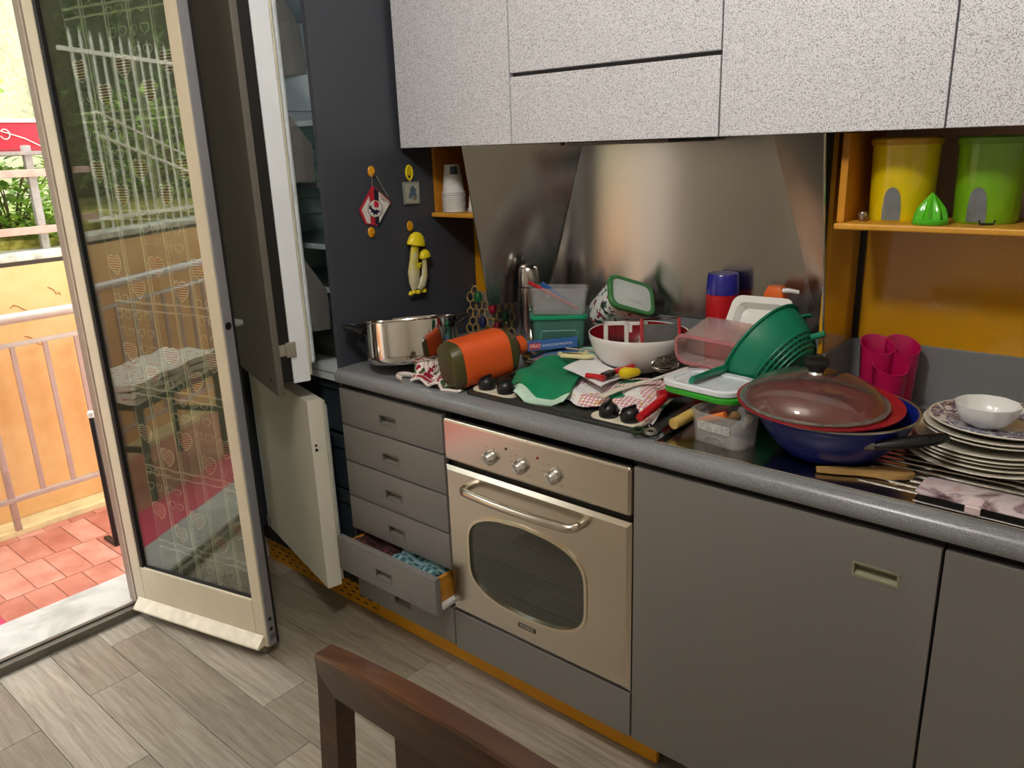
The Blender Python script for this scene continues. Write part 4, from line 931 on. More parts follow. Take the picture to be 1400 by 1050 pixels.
obj(B().prism([(-.065, -.010), (.02, -.012), (.02, .010), (-.045, .010)], .0, .002), 'blade', pm('#a9a8a0', .15, metal=1), kn); obj(B().box(.02, .12, -.009, .009, 0, .014, .004), 'handle', M_BLACK, kn)
sc = thing('scissors', 'steel scissors with dark green grips at the worktop edge', 'scissors', (1.048, .036, .9008), (0, 0, R(112)))
for s in (-1, 1):
    b = B(); b.tube([(-.02 + .016 * math.cos(a * math.pi / 6), s * .014 + .012 * math.sin(a * math.pi / 6), .005) for a in range(12)], .0042, 8, True); obj(b, 'grip', pm('#24361f' if s > 0 else '#b9b7ac', .3, metal=0 if s > 0 else .9), sc)
    obj(B().prism([(-.004, s * .010), (.03, s * .004), (.11, 0), (.03, -s * .004)], .004 + .001 * s, .006 + .001 * s), 'blade', pm('#a5a49c', .15, metal=1), sc)

# blue wok with red plate and glass lid
wk = thing('wok', 'dark blue wok with a long black handle on the draining board', 'wok', (1.412, .157, .8945))
wr = [(.0006, 0), (.075, 0), (.092, .006), (.115, .028), (.135, .055), (.148, .080), (.154, .094)]
obj(B().lathe(wr + [(.157, .096), (.156, .098), (.152, .096)] + [(max(r - .003, .0006), z + .001) for r, z in wr[5:1:-1]] + [(.075, .004), (.0006, .004)], 64), 'wok_bowl', pm('#0f1f78', .3, coat=.25, var=.05), wk)
obj(B().lathe([(.1545, .0945), (.1585, .0955), (.1585, .0985), (.1545, .0985)], 64), 'rim_band', pm('#b7b2a8', .2, metal=.8), wk)
WK = Vector((1.412, .157, .8945))
hpts = [Vector(q) - WK for q in ((1.520, .068, .962), (1.545, .078, .966), (1.575, .100, .970), (1.605, .125, .974), (1.622, .142, .977))]
obj(B().tube([tuple(Vector((1.498, .062, .960)) - WK), tuple(hpts[0])], .010, 10), 'handle_bracket', pm('#8d8a86', .3, metal=.8), wk)
obj(B().tube([tuple(q) for q in hpts], [.011, .0135, .0145, .014, .011], 12, sq=(.8, 1.1)), 'handle', M_BLACK, wk)
rp2 = thing('red_plate', 'round red plastic plate resting on the wok rim', 'plate', (1.384, .146, .988), (R(1.5), R(2), 0))
obj(B().lathe([(.0006, 0), (.095, 0), (.122, .004), (.152, .010), (.160, .013), (.1605, .016), (.152, .0145), (.122, .0075), (.095, .0035), (.0006, .0035)], 60), 'plate_disc', pm('#9a1526', .3, coat=.2, var=.04), rp2)
gl2 = thing('domed_pan_cover', 'domed glass pan lid with a black knob on the red plate', 'lid', (1.376, .138, 1.003), (R(1.5), R(2), 0))
gp = [(.139, .0), (.137, .006), (.130, .018), (.113, .034), (.084, .047), (.048, .055), (.014, .0575)]
obj(B().lathe([(r, z) for r, z in gp] + [(.0006, .058)] + [(.0006, .0555), (.014, .055), (.047, .0525), (.082, .0445), (.110, .032), (.126, .017), (.133, .006), (.135, .001)], 60), 'glass_dome', M_LIDGLASS, gl2)
obj(B().lathe([(.1335, .0), (.1435, .0), (.1445, .0025), (.1435, .005), (.1335, .004)], 60), 'glass_rim', clear('lid_rim_glass', '#c9c6c0', 1.55, .05, body=.35, bodycol='#a9a39c'), gl2)
obj(B().lathe([(.0006, .056), (.018, .056), (.019, .060), (.016, .064), (.0006, .064)], 28), 'steel_collar', M_CHROME, gl2)
obj(B().lathe([(.0006, .063), (.014, .063), (.017, .070), (.0235, .077), (.0245, .083), (.022, .089), (.012, .0925), (.0006, .093)], 32), 'knob', M_BLACK, gl2)
sp_ = thing('wooden_spatula', 'flat pale wooden spoon half hidden under the wok', 'spoon', (1.502, .080, .8955), (0, 0, R(28)))
obj(B().loft([[(x, -w_, 0), (x, w_, 0), (x, w_, .008), (x, -w_, .008)] for x, w_ in ((-.085, .006), (-.05, .011), (-.01, .012), (.01, .016), (.04, .024), (.07, .022), (.088, .008))]), 'spoon', pm('#b08a52', .6, var=.15), sp_)

# pink three lobed cutlery holder
ch = thing('cutlery_holder', 'magenta plastic cutlery holder with three slant-cut round cups', 'cutlery holder', (1.413, .512, .8928))
M_MAG = pm('#bb1254', .3, coat=.2, var=.05)
def slant_cup(cx, cy, h, r=.038, k=.42):
    def lp(rad, z, sl): return [(cx + rad * math.cos(t), cy + rad * math.sin(t), z + sl * (-.66 * rad * math.cos(t) + .75 * rad * math.sin(t))) for t in [2 * math.pi * i / 36 for i in range(36)]]
    return B().loft([lp(.030, 0, 0), lp(.031, .003, 0), lp(r, h, k), lp(r + .0012, h + .0015, k), lp(r - .0012, h + .002, k), lp(r - .0022, h - .001, k), lp(.0290, .005, 0)])
for q1, q2, h in ((-.024, .014, .150), (.032, .010, .148), (-.012, -.030, .112)):
    obj(slant_cup(.76 * q1 - .66 * q2, .65 * q1 + .75 * q2, h), 'cup', M_MAG, ch)

# plates
M_PLATE = pm('#d9d3c4', .2, coat=.3, var=.04)
m = Mat('blue_transfer'); n = m.noise(60, 3, dist=1); m.color(m.ramp(n, [(.42, lin('#d9d8d6')), (.48, lin('#5a6088')), (.56, lin('#2f3560')), (.62, lin('#c9c7cc')), (.66, lin('#8b5a66'))], 'CONSTANT')); m.set(.2, coat=.4); M_BLUEPLATE = m.m
def platemesh(r, deep=0): return B().lathe([(.0006, 0), (r * .55, 0), (r * .62, .003), (r * .72, .008 + deep), (r * .97, .013 + deep), (r, .0155 + deep), (r * .985, .017 + deep), (r * .72, .0115 + deep), (r * .60, .0062), (.0006, .0045)], 56).mesh('plate', M_PLATE)
pa, pb_ = platemesh(.146), platemesh(.130, .008)
zc = .8955
for k in range(5):
    tag(obj(pa if k == 0 else platemesh(.138 - .0008 * k), 'plate', None, loc=(1.665 + .002 * (k % 2), .300 + .002 * (k % 3), zc + k * .0078)), 'widest cream plate at the bottom of the plate stack' if k == 0 else 'cream edged dinner plate in the lower half of the plate stack', 'plate', 'lower dinner plates')
for k in range(2):
    tag(obj(pb_, 'plate', None, loc=(1.676, .306 - .002 * k, zc + .0405 + k * .0082)), 'deep soup plate in the upper half of the plate stack', 'plate', 'upper soup plates')
tp = thing('plate', 'blue and white transfer-print plate on top of the stack', 'plate', (1.680, .312, zc + .0634), (R(-1), 0, 0))
obj(platemesh(.128, .002), 'plate_disc', None, tp)
obj(B().lathe([(.050, .0068), (.078, .0075), (.092, .0142), (.122, .0172), (.1262, .0180), (.122, .0186), (.092, .0154), (.078, .0086), (.050, .0076)], 56), 'printed_border', M_BLUEPLATE, tp)
sb = thing('small_bowl', 'small white faceted china bowl on the plate stack', 'bowl', (1.659, .279, zc + .0712))
def fac(r, z, n=60, k=10, a=.035): return [(r * (1 - a + a * abs(math.cos(k * math.pi * i / n))) * math.cos(2 * math.pi * i / n), r * (1 - a + a * abs(math.cos(k * math.pi * i / n))) * math.sin(2 * math.pi * i / n), z) for i in range(n)]
obj(B().loft([fac(.026, 0), fac(.030, .003), fac(.046, .014), fac(.054, .030), fac(.0575, .046), fac(.0555, .0465), fac(.052, .030), fac(.043, .015), fac(.026, .006)]), 'bowl_shell', M_WHITEGLOSS, sb, ang=60)

# phone wallet
ph = thing('phone_case', 'closed black phone wallet with a floral cover and a pale pink strap', 'phone case', (1.725, .042, .8965), (0, 0, R(-1)))
m = Mat('rose_print'); n = m.noise(14, 3, dist=1.0); m.color(m.ramp(n, [(.34, lin('#5a464c')), (.42, lin('#a08a90')), (.50, lin('#d9ccd0')), (.62, lin('#cbb9c0')), (.70, lin('#c98a6a'))])); m.set(.25, coat=.3)
obj(B().loft([rr(.225, .080, .010, 0, 4), rr(.230, .085, .012, .003, 4), rr(.230, .085, .012, .0045, 4), rr(.226, .080, .010, .005, 4)]), 'back_cover', M_BLACK, ph)
obj(B().loft([rr(.222, .078, .010, .005, 4), rr(.222, .078, .010, .0165, 4)]), 'phone', M_BLACK, ph)
obj(B().loft([rr(.226, .080, .010, .0165, 4), rr(.230, .085, .012, .0175, 4), rr(.230, .085, .012, .0195, 4), rr(.226, .081, .010, .0205, 4)]), 'front_cover', m.m, ph)
obj(B().box(-.1145, .1145, -.0432, -.041, .0025, .0045), 'white_edge', pm('#c9c4c2', .4), ph)
obj(B().tube([(-.022, -.015, .0215), (-.022, -.036, .0215), (-.022, -.0440, .016), (-.022, -.0440, .006), (-.022, -.040, .002)], .0118, 8, sq=(.12, 1), up=(0, 0, 1)), 'strap', pm('#d9c3c6', .4, var=.04), ph)

# cloths and paper in the middle
def sheet4(c, zf, nu=24, nv=24, th=.0014):
    q = quad(*[(a[0], a[1], 0) for a in c])
    def f(u, v):
        p = q(u, v); return (p.x, p.y, zf(u, v, p))
    return B().sheet(f, nu, nv, th)
gc = thing('green_mat', 'green padded cloth with a pale scalloped border over the hob knobs', 'cloth', (.66, .2, .925))
def clear_knobs(x, y):
    for kx in (.546, .612, .932, .992):
        if abs(x - kx) < .0275 and y < .062 + .03: y = max(y, .062 + math.sqrt(.0275 ** 2 - (x - kx) ** 2))
    return y
gz = lambda u, v, p: .931 + .006 * math.sin(u * 7) - .026 * max(0, .25 - v) / .25 * (.6 + .4 * math.cos(u * 9)) + .004 * math.sin(v * 8)
def greenf(u, v):
    A, Bq, Cq, D = Vector((.590, .110, 0)), Vector((.800, .088, 0)), Vector((.552, .285, 0)), Vector((.685, .358, 0))
    p = (A * (1 - u) + Bq * u) * (1 - v) + (Cq * (1 - u) + D * u) * v
    bulge = -.035 * math.sin(math.pi * u) * (1 - v) ** 2
    return (p.x, clear_knobs(p.x, p.y + bulge), max(gz(u, v, p), .9055))
obj(B().sheet(greenf, 26, 26, .005), 'green_cloth', pm('#0b8257', .45, var=.10, scale=16), gc, True)
brd = [Vector(greenf(0, i / 14)) for i in range(14, -1, -1)] + [Vector(greenf(i / 22, 0)) for i in range(1, 23)]
obj(B().sheet(lambda u, v: (lambda p, k: (p.x - (.008 if k <= 14 else 0) * v, clear_knobs(p.x - (.008 if k <= 14 else 0) * v, p.y - (.030 if k > 14 else .004) * v), max(p.z + .002 - .014 * v, .9035)))(brd[int(round(u * 36))], int(round(u * 36))), 36, 4, .0025), 'pale_border', pm('#bcd9c6', .7, var=.08), gc, True)
m = Mat('check_towel'); x, y, z = m.xyz(); k = ((x * 95.0 + y * 20.0).fract().gt(.78)).mx((y * 95.0 - x * 20.0).fract().gt(.78)); reg = m.noise(9, 1, dist=.3)
sp1 = m.ramp(m.noise(13, 1), [(.62, (0, 0, 0, 1)), (.63, (1, 1, 1, 1))], 'CONSTANT'); sp2 = m.ramp(m.noise(17, 1, m.mapping((1, 1, 1), src=m.coord('Generated'))), [(.66, (0, 0, 0, 1)), (.67, (1, 1, 1, 1))], 'CONSTANT')
kk = k * reg.gt(.46); c0 = m.mix(kk, m.ramp(m.noise(60, 2), [(.3, lin('#e3dfe0')), (.7, lin('#f0edee'))]), lin('#c4525e')); c1 = m.mix(sp1, c0, lin('#15885c')); m.color(m.mix(sp2, c1, lin('#e0b12a'))); m.set(.9); M_CHECK = m.m
tw = thing('tea_towel', 'white tea towel with red checks and green fruit print hanging to the hob edge', 'towel', (.92, .18, .915))
def towf(u, v):
    A, Bq, Cq, D = Vector((.755, .085, 0)), Vector((1.050, .064, 0)), Vector((.705, .235, 0)), Vector((1.010, .330, 0))
    p = (A * (1 - u) + Bq * u) * (1 - v) + (Cq * (1 - u) + D * u) * v
    w_ = .928 + .006 * math.sin(u * 11 + 1) + .004 * math.sin(v * 9 + u * 4)
    dip = .018 * max(0, .18 - v) / .18 + .014 * max(0, .3 - u) / .3
    return (p.x, clear_knobs(p.x, p.y + .012 * math.sin(u * 16) * (1 - v)), max(w_ - dip, .905))
obj(B().sheet(towf, 40, 28, .002), 'towel_cloth', M_CHECK, tw, True)
pp = thing('paper_napkin', 'folded plain white paper napkin on the tea towel', 'napkin', (.78, .3, .94))
def papf(u, v):
    A, Bq, Cq, D = Vector((.682, .215, 0)), Vector((.862, .130, 0)), Vector((.680, .445, 0)), Vector((.845, .345, 0))
    p = (A * (1 - u) + Bq * u) * (1 - v) + (Cq * (1 - u) + D * u) * v
    d_ = Vector((p.x - .806, p.y - .391))
    if d_.length < .104: d_ = d_.normalized() * .104; p = Vector((.806 + d_.x, .391 + d_.y, 0))
    return (p.x, p.y, .9435 + .004 * math.sin(3 * u + 2 * v) + .002 * math.sin(9 * v))
obj(B().sheet(papf, 16, 16, .0025), 'paper', pm('#e9e8ea', .8, var=.03), pp, True)

# utensils on top
pe_ = thing('peeler', 'cream plastic vegetable peeler lying on the green cloth', 'peeler', (.664, .297, .9485), frame((0, 0, 1), (.80, .32, 0)))
obj(B().tube([(-.040, -.006, .008), (.030, -.004, .008), (.048, .004, .010)], [.0085, .0095, .008], 10, sq=(.75, 1)), 'handle', pm('#ded5a0', .4, var=.05), pe_)
obj(B().tube([(-.046, .012, .010), (.020, .022, .012)], .004, 8, sq=(.6, 1.4)), 'blade_holder', pm('#d6cc98', .4), pe_)
obj(B().box(-.040, .014, .010, .013, .011, .013), 'blade', pm('#7d5a44', .3, metal=.6), pe_)
for c in ((-.048, .010, .010), (.024, .022, .013)): obj(B().lathe([(.0005, .006), (.006, .004), (.006, -.004), (.0005, -.006)], 10, c), 'end_knob', pm('#e3dcae', .4), pe_)
cn = thing('can_opener', 'can opener with two red handles lying on the white napkin', 'can opener', (.838, .200, .950))
obj(B().tube([(-.040, -.040, .006), (-.015, -.036, .007), (.012, -.038, .007)], [.009, .008, .010], 10, sq=(.8, 1)), 'handle', pm('#bd1522', .3, coat=.3), cn)
obj(B().tube([(.002, .010, .008), (.012, .050, .009), (.018, .084, .010)], [.009, .010, .009], 10, sq=(.8, 1)), 'handle', pm('#bd1522', .3, coat=.3), cn)
obj(B().box(-.006, .014, -.030, .012, .002, .016, .003), 'cutter_head', M_BLACK, cn)
yh = thing('egg_beater', 'small rotary whisk of coiled wire with a fat yellow handle', 'whisk', (.896, .246, .957), frame((0, 0, 1), (.55, .83, 0)))
obj(B().tube([(-.052, 0, .004), (-.046, 0, .004), (-.034, 0, .004), (-.016, 0, .004), (.0, 0, .004), (.004, 0, .004)], [.004, .0125, .016, .0125, .0095, .006], 16), 'handle', pm('#e0c210', .3, coat=.3, var=.04), yh)
obj(B().tube([(.004, 0, .004), (.040, 0, .004)], .0035, 8), 'shaft', pm('#6a6a62', .3, metal=.8), yh)
b = B()
for k in range(7):
    a0 = k * math.pi / 7
    b.tube([(.075 + .038 * math.cos(t * math.pi / 8), .026 * math.sin(t * math.pi / 8) * math.cos(a0), .016 + .020 * math.sin(t * math.pi / 8) * math.sin(a0)) for t in range(16)], .0014, 5, True)
b.tube([(.060 + .006 * i / 10 * 5, .018 * math.cos(i * 1.1), .020 + .014 * math.sin(i * 1.1)) for i in range(14)], .0016, 5)
obj(b, 'wire_coils', pm('#9a948a', .2, metal=1), yh)
stick('red_utensil', 'long red plastic utensil handle across the edge of the tea towel', 'utensil', [(1.038, .026, .930), (1.036, .09, .938), (1.030, .145, .944)], [.0095, .011, .010], '#bb1420', .25)
stick('red_utensil', 'fat red plastic grip behind the long red handle', 'utensil', [(1.010, .150, .946), (1.045, .195, .948)], [.011, .013], '#a5121d', .25)
stick('plastic_spatula', 'flat off-white plastic spatula lying on the tea towel', 'spatula', [(.896, .074, .940), (.905, .125, .944), (.925, .205, .947), (.945, .260, .949)], [.012, .012, .009, .006], '#dcd2c2', .4, (.25, 1))
stick('white_stick', 'long thin white plastic stick leaning towards the colander', 'stick', [(.958, .206, .958), (1.015, .390, .975)], .0042, '#e6e2dc')
stick('steel_skewer', 'steel rod lying across the lids behind the pale peeler', 'utensil', [(.560, .390, .945), (.69, .44, .936)], .0035, '#b5b2ab', .15, metal=1)

# ------------------------------------------------------------------ chair
m = Mat('dark_walnut'); cmb = m.node('ShaderNodeCombineXYZ'); x, y, z = m.xyz()
m.link(x * 4.0, cmb.inputs[0]); m.link(y * 40.0, cmb.inputs[1]); m.link(z * 40.0, cmb.inputs[2]); n = m.noise(1, 4, cmb.outputs[0], .6, .8)
m.color(m.ramp(n, [(.3, lin('#2b160c')), (.55, lin('#432511')), (.75, lin('#5e3a1e'))])); m.set(.32, coat=.25); M_WOOD = m.m
chr_ = thing('dining_chair', 'dark wooden dining chair with a curved top rail and pierced splat', 'chair', (1.380, -.93, .004), (0, 0, R(1)))
def lean(z): return .030 * (z - .45) / .45 if z > .45 else 0.      # back leans towards the units
hw = .222
for s in (-1, 1):
    path = [(s * hw, .0 + .02, 0), (s * hw, .01, .25), (s * hw, 0, .45), (s * hw, lean(.70), .70), (s * (hw - .002), lean(.875), .875)]
    obj(B().loft([[(p[0] - .018, p[1] - .015, p[2]), (p[0] + .018, p[1] - .015, p[2]), (p[0] + .018, p[1] + .015, p[2]), (p[0] - .018, p[1] + .015, p[2])] for p in path]), 'rear_leg', M_WOOD, chr_)
    obj(B().loft([[(s * .20 - a, -.40 - a, z), (s * .20 + a, -.40 - a, z), (s * .20 + a, -.40 + a, z), (s * .20 - a, -.40 + a, z)] for a, z in ((.014, 0), (.020, .43))]), 'front_leg', M_WOOD, chr_)
    obj(B().box(s * .21 - .011, s * .21 + .011, -.385, -.01, .38, .43, .002), 'side_rail', M_WOOD, chr_)
def crest(u):
    xx = -hw - .018 + (2 * hw + .036) * u; k = 1 - ((u - .5) * 2) ** 2
    return xx, lean(.878) - .018 * k * .6, k
lp = []
for i in range(25):
    xx, yy, k = crest(i / 24); zt = .897 + .026 * k; zb_ = .846 + .012 * k
    lp.append([(xx, yy - .014, zb_), (xx, yy + .012, zb_), (xx, yy + .016, zt - .004), (xx, yy + .013, zt), (xx, yy - .013, zt), (xx, yy - .016, zt - .004)])
obj(B().loft(lp), 'crest_rail', M_WOOD, chr_)
b = B(); o4 = [(-.085, .50), (.085, .50), (.092, .862), (-.092, .862)]; i4 = [(-.030, .58), (.030, .58), (.030, .79), (-.030, .79)]
b.ring(o4, i4, -.008, .008, 'y'); b.xf(Matrix.Translation((0, .006, 0)) @ Matrix.Shear('XZ', 4, (0, 0)))
for v in b.bm.verts: v.co.y += lean(v.co.z) - .012
obj(b, 'splat', M_WOOD, chr_)
obj(B().box(-hw, hw, -.010, .014, .48, .52, .003), 'lower_rail', M_WOOD, chr_)
obj(B().box(-hw, hw, -.012, .010, .38, .43, .003), 'rear_rail', M_WOOD, chr_); obj(B().box(-.20, .20, -.41, -.388, .38, .43, .003), 'front_rail', M_WOOD, chr_)
obj(B().loft([rr(.46, .43, .03, .432, 4, 0, -.215), rr(.47, .44, .035, .438, 4, 0, -.215), rr(.47, .44, .035, .456, 4, 0, -.215), rr(.45, .42, .03, .468, 4, 0, -.215)]), 'seat', pm('#6b3322', .6), chr_)

# ------------------------------------------------------------------ ceiling lamp (lights the room)
cl = thing('ceiling_lamp', 'white glass globe lamp hanging from the kitchen ceiling', 'lamp', (1.20, -1.05, ZC - .002))
obj(B().lathe([(.0006, -.03), (.05, -.03), (.06, -.02), (.06, 0), (.0006, 0)], 28), 'ceiling_rose', M_WHITE, cl)
obj(B().cyl((0, 0, -.22), (0, 0, -.02), .008, n=12), 'rod', M_CHROME, cl)
m = Mat('lit_opal_glass'); m.bsdf.inputs['Emission Color'].default_value = (1, .97, .93, 1); m.bsdf.inputs['Emission Strength'].default_value = LAMP_STRENGTH; m.color(lin('#f5f0e6'))
obj(B().lathe([(.0006, -.395), (.03, -.392), (.06, -.38), (.085, -.35), (.095, -.31), (.085, -.27), (.06, -.24), (.03, -.228), (.0006, -.225)], 32), 'globe', m.m, cl)

# ------------------------------------------------------------------ balcony
bf = struct(B().box(-1.86, -.945, -4.2, 1.6, -.22, -.026), 'floor', pm('#d9a38f', .9)); bf.name = 'floor_balcony'
for ix in range(4):
    x0 = -.945 - .2475 * (ix + 1); x0c = max(x0, -1.742)
    for iy in range(34):
        y0 = -2.66 + iy * .105 + (.0525 if ix % 2 else 0)
        if y0 > .85: continue
        struct(B().box(x0c + .0022, x0 + .2475 - .0022, y0 + .0022, y0 + .1028, -.028, -.020, .001, 1), 'tile', M_TILE, bf)
kb_ = struct(B().box(-1.862, -1.742, -4.2, 1.6, -.03, .004, .004), 'trim_3', pm('#dfcf9c', .8, var=.2, scale=9))
rm = tag(obj(B().box(-1.235, -.97, -2.3, -.772, -.020, -.010, .003), 'door_mat', pm('#d43a5c', .9, var=.1, scale=80)), 'pinkish red mat lying on the balcony tiles', 'mat')
# railing
rl = thing('railing', 'low aluminium balcony railing in front of the ochre parapet', 'railing', (-1.75, -1.2, 0))
obj(B().tube([(-1.75, -4.1, .905), (-1.75, 1.5, .905)], .027, 12, sq=(.85, 1)), 'handrail', M_ALU, rl, True)
obj(B().box(-1.760, -1.740, -4.1, 1.5, .787, .807, .004), 'upper_rail', M_ALU, rl, True)
obj(B().box(-1.764, -1.736, -4.1, 1.5, .128, .150, .004), 'lower_rail', M_ALU, rl, True)
bar = B().box(-.008, .008, -.009, .009, .148, .790).mesh('baluster', pm('#b79a90', .45, var=.05)); post = B().box(-.011, .011, -.013, .013, .0, .89, .002).mesh('post', pm('#b99f94', .45))
for i in range(44):
    yy = -4.05 + i * .1265
    is_post = (i - 28) % 10 == 0
    obj(post if is_post else bar, 'post' if is_post else 'baluster', None, rl, loc=Vector((-1.75, -.487 + (i - 28) * .1265, 0)) - WT[rl.name])
pw = struct(B().box(-2.06, -1.868, -4.4, 1.8, -.22, 1.10), 'wall_parapet', M_OCHRE)
struct(B().box(-2.10, -1.862, -4.4, 1.8, 1.118, 1.150, .006), 'coping', M_COPING, pw); struct(B().box(-2.06, -1.872, -4.4, 1.8, 1.10, 1.118), 'drip_groove', pm('#4a4238', .8), pw)
def cracks():
    b = B()
    for (y0, z0) in ((-.14, .995), (-.30, .93), (-.27, .80)):
        p = [Vector((-1.8675, y0, z0))]
        for k in range(6): p.append(p[-1] + Vector((0, random.uniform(.004, .022), random.uniform(-.02, .012))))
        b.tube([tuple(q) for q in p], .0018, 5)
    return b
struct(cracks(), 'crack', pm('#8d5a35', .9), pw)
gb = B().sheet(lambda u, v: (-2.06 - .9 * v, -4.4 + 6.2 * u, 1.140 + .035 * min(1, v * 5) + .02 * v + .010 * math.sin(u * 90) * math.sin(v * 9)), 60, 16, .05)
tag(obj(gb, 'garden_bank', M_MOSS), 'mossy sloping garden bank above the ochre parapet', 'bank')['kind'] = 'stuff'
# leafy shrubs
def leafmat(a, c):
    m = Mat('leaf'); n = m.noise(18, 3); m.color(m.ramp(n, [(.3, lin(a)), (.7, lin(c))])); m.set(.5); return m.m
M_LEAF = [leafmat('#4f8424', '#a6cc50'), leafmat('#66962e', '#c8e070'), leafmat('#2c4a1c', '#5c7c38')]
def shrub(label, c, h, rad, n, mi, size=.05, seed=1):
    rnd_ = random.Random(seed); t = thing('garden_shrub', label, 'shrub', c)
    b = B(); st = B()
    for k in range(max(5, n // 40)):
        a = rnd_.uniform(0, 6.28); q = rnd_.uniform(.2, .9) * rad
        st.tube([(0, 0, -.05), (q * .5 * math.cos(a), q * .5 * math.sin(a), h * .5), (q * math.cos(a), q * math.sin(a), h * rnd_.uniform(.7, 1))], [.006, .004, .002], 5)
    for k in range(n):
        a = rnd_.uniform(0, 6.28); q = rad * math.sqrt(rnd_.random()); z = h * rnd_.uniform(.02, 1) * (1 - .35 * (q / rad) ** 2)
        p = Vector((q * math.cos(a), q * math.sin(a), z)); d = Vector((math.cos(a + rnd_.uniform(-1, 1)), math.sin(a + rnd_.uniform(-1, 1)), rnd_.uniform(-.3, .7))).normalized()
        s = d.cross(Vector((0, 0, 1))).normalized(); up = s.cross(d); L = size * rnd_.uniform(.6, 1.3); w_ = L * .28
        vs = [b.bm.verts.new(p + v) for v in (Vector((0, 0, 0)), d * L * .45 + s * w_ + up * .004, d * L, d * L * .45 - s * w_ + up * .004)]
        b.bm.faces.new(vs)
    obj(st, 'stems', pm('#6b5a3a', .8), t); f = obj(b, 'foliage', M_LEAF[mi], t); f['kind'] = 'stuff'
shrub('bright green leafy shrub spilling over the parapet behind the railing', (-2.28, -.10, 1.20), .34, .26, 700, 0, .06, 1)
shrub('yellow-green shrub growing on the bank beside the red planter', (-2.55, .45, 1.22), .42, .27, 700, 1, .06, 2)
shrub('leafy shrub on the garden bank seen in the balcony door glass', (-2.5, -1.3, 1.22), .55, .42, 800, 0, .07, 3)
shrub('tall dark green shrub behind the white wire fence', (-2.85, -2.6, 1.22), 1.15, .42, 1100, 2, .09, 4)
shrub('broad pale green shrub behind the white wire fence', (-2.75, -3.75, 1.22), .8, .48, 900, 1, .09, 5)
shrub('low grassy weed at the foot of the garden bank', (-2.14, .0, 1.17), .16, .14, 400, 1, .05, 6)
shrub('low green weed along the bank further down the balcony', (-2.2, -.75, 1.17), .25, .30, 500, 0, .05, 7)
# thin bare sprig with a few fresh leaves
tg = thing('sprig', 'thin bare sprig with a few fresh yellow-green leaves above the red planter', 'plant', (-2.36, -.06, 1.70))
obj(B().tube([(0, -.02, -.02), (0, .01, .06), (0, .035, .10), (0, .040, .17)], [.004, .003, .0025, .002], 6), 'twig', pm('#8a7a55', .8), tg)
b = B()
for (dy, dz, L, an) in ((.040, .17, .05, 80), (.040, .17, .045, 20), (.040, .165, .045, 150), (.038, .14, .04, -10), (.03, .16, .03, 200)):
    d = Vector((.1, math.cos(R(an)), math.sin(R(an)))).normalized(); s = Vector((.5, -d.z, d.y)).normalized()
    vs = [b.bm.verts.new(Vector((0, dy, dz)) + q) for q in (Vector(), d * L * .5 + s * L * .3, d * L, d * L * .5 - s * L * .3)]; b.bm.faces.new(vs)
obj(b, 'leaf', M_LEAF[1], tg)
# red planter box on pinkish frame
rb2 = thing('planter_box', 'red metal planter box with a white rim and wire hook on a frame', 'planter', (-2.34, -.1, 1.57))
obj(B().box(-.10, .06, -.75, .205, 0, .125, .006), 'box', pm('#c0162c', .4, var=.06), rb2)
obj(B().box(-.11, .07, -.76, .215, .125, .142, .005), 'rim', pm('#dcd8cf', .6), rb2); obj(B().box(-.105, .068, -.755, .21, -.004, .012, .003), 'base_lip', pm('#8d1a22', .5), rb2)
obj(B().tube([(.066, .05 + .02 * math.cos(R(a)), .075 + .022 * math.sin(R(a))) for a in range(-160, 150, 30)] + [(.066, .13, .055), (.066, .19, .02)], .003, 6), 'wire_hook', pm('#d9d2c6', .4, metal=.5), rb2)
ff = thing('garden_trellis', 'pinkish metal frame of rails and posts carrying the red planter', 'frame', (-2.0, -.1, 1.15))
for zz in (.085, .325): obj(B().box(.03, .06, -2.0, .9, zz - .016, zz + .016, .003), 'rail', pm('#cba595', .5), ff)
for yy in (.025, -1.2, .85): obj(B().box(.0, .03, yy - .016, yy + .016, .0, .44, .002), 'post', pm('#a9a09a', .5), ff)
obj(B().box(-.40, .05, -.80, .16, .40, .4155, .002), 'carrier', pm('#9a8d86', .5), ff)
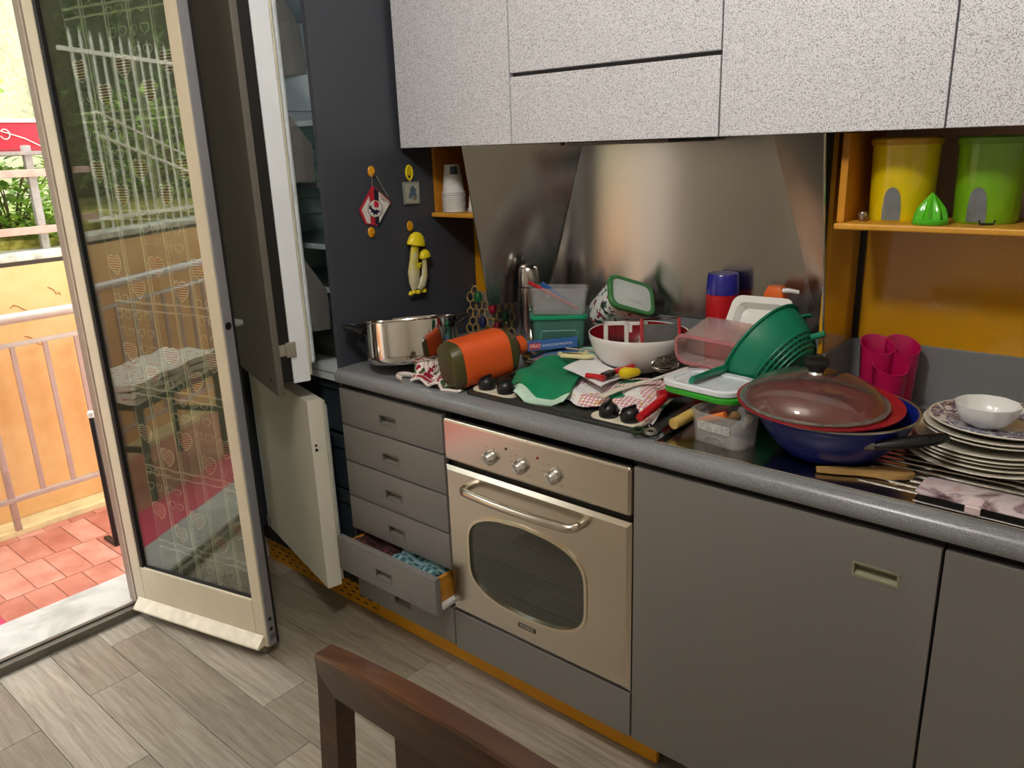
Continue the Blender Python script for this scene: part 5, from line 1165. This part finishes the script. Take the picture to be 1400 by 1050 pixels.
# white wire fence seen in the door glass
wf = thing('wire_fence', 'tall white wire fence with pointed bars on the parapet', 'fence', (-2.0, -3.2, 1.15))
wbar = B().tube([(0, 0, 0), (0, 0, .98), (0, 0, 1.03)], [.007, .007, .001], 6).mesh('fence_bar', pm('#f4f1e6', .5));
for i in range(28): obj(wbar, 'fence_bar', None, wf, loc=(0, -1.1 + i * .078, 0))
for zz in (.06, .92): obj(B().box(-.008, .008, -1.15, 1.10, zz - .011, zz + .011), 'fence_rail', pm('#eae6d8', .5), wf)
obj(B().tube([(0.02, .95, .50), (.02, -.7, .02)], .009, 6), 'brace', pm('#eae6d8', .5), wf); obj(B().tube([(0.03, .95, .62), (.03, -.9, .02)], .007, 6), 'brace', pm('#eae6d8', .5), wf)
def hedge(label, x0, x1, y0, y1, z0, z1, seed):
    rnd_ = random.Random(seed); t = thing('tall_hedge', label, 'hedge', ((x0 + x1) / 2, (y0 + y1) / 2, z0))
    b = B().box(x0 + .1, x1 - .1, y0 + .1, y1 - .1, z0, z1 - .1, .2, 3); obj(b, 'core', pm('#1f2d14', .9, var=.4, scale=5), t, True)
    b = B()
    for k in range(5000):
        p = Vector((x1 - .1 + rnd_.uniform(-.05, .12), rnd_.uniform(y0, y1), rnd_.uniform(z0 + .08, z1))); d = Vector((rnd_.uniform(.1, 1), rnd_.uniform(-1, 1), rnd_.uniform(-.6, .8))).normalized()
        s = d.cross(Vector((0, 0, 1))).normalized(); L = rnd_.uniform(.06, .13); b.bm.faces.new([b.bm.verts.new(p + q) for q in (Vector(), d * L * .45 + s * L * .28, d * L, d * L * .45 - s * L * .28)])
    f = obj(b, 'foliage', M_LEAF[2], t, True); f['kind'] = 'stuff'
hedge('tall dark hedge behind the white wire fence', -4.6, -3.5, -8.5, -1.9, 1.22, 3.9, 11)
struct(B().box(-5.2, -5.0, -9, 5, -.2, 5.5), 'wall_neighbour', M_STUCCO)
tag(obj(B().box(-5.0, -2.90, -9, 5, -.2, 1.22), 'garden_terrace', pm('#7c8a45', .9, var=.3, scale=4)), 'grassy terrace between the bank and the neighbouring wall', 'terrace')['kind'] = 'stuff'
# black pole, low table with cloth on the balcony
bp = thing('folding_stand', 'black upright tube with a white cap beside the door jamb', 'stand', (-1.30, -.268, -.020))
obj(B().cyl((0, 0, 0), (0, 0, .565), .011, n=12), 'tube', M_BLACK, bp); obj(B().lathe([(.0006, 0), (.013, 0), (.013, .02), (.008, .026), (.0006, .026)], 12, (0, 0, .565)), 'cap', pm('#e6e4df', .4), bp)
obj(B().box(-.10, .012, -.012, .012, 0, .012, .002), 'foot', M_BLACK, bp)
bt = thing('balcony_stool', 'black legged balcony table carrying a folded patchwork rug', 'table', (-1.40, -1.62, -.020))
for sx in (-1, 1):
    for sy in (-1, 1): obj(B().cyl((sx * .14, sy * .30, 0), (sx * .14, sy * .30, .46), .016, n=12), 'leg', M_BLACK, bt)
for sy in (-1, 1): obj(B().box(-.13, .13, sy * .30 - .010, sy * .30 + .010, .24, .265), 'stretcher', M_BLACK, bt)
obj(B().box(-.17, .17, -.34, .34, .455, .475, .004), 'table_top', M_BLACK, bt)
m = Mat('patchwork_rug'); n = m.noise(50, 2); m.color(m.ramp(n, [(.35, lin('#b5604f')), (.45, lin('#d9cdb8')), (.6, lin('#e6dfd0')), (.68, lin('#7d8a80'))])); m.set(.95)
b = B()
for k in range(3): b.sheet(lambda u, v, k=k: (-1.56 + .33 * u, -1.94 + .66 * v, .472 + .028 * k + .006 * math.sin(u * 12 + k) + .005 * math.sin(v * 17 + k)), 14, 20, .024)
tag(obj(b, 'patchwork_rug', m.m), 'folded patchwork rug lying on the black balcony table', 'rug')
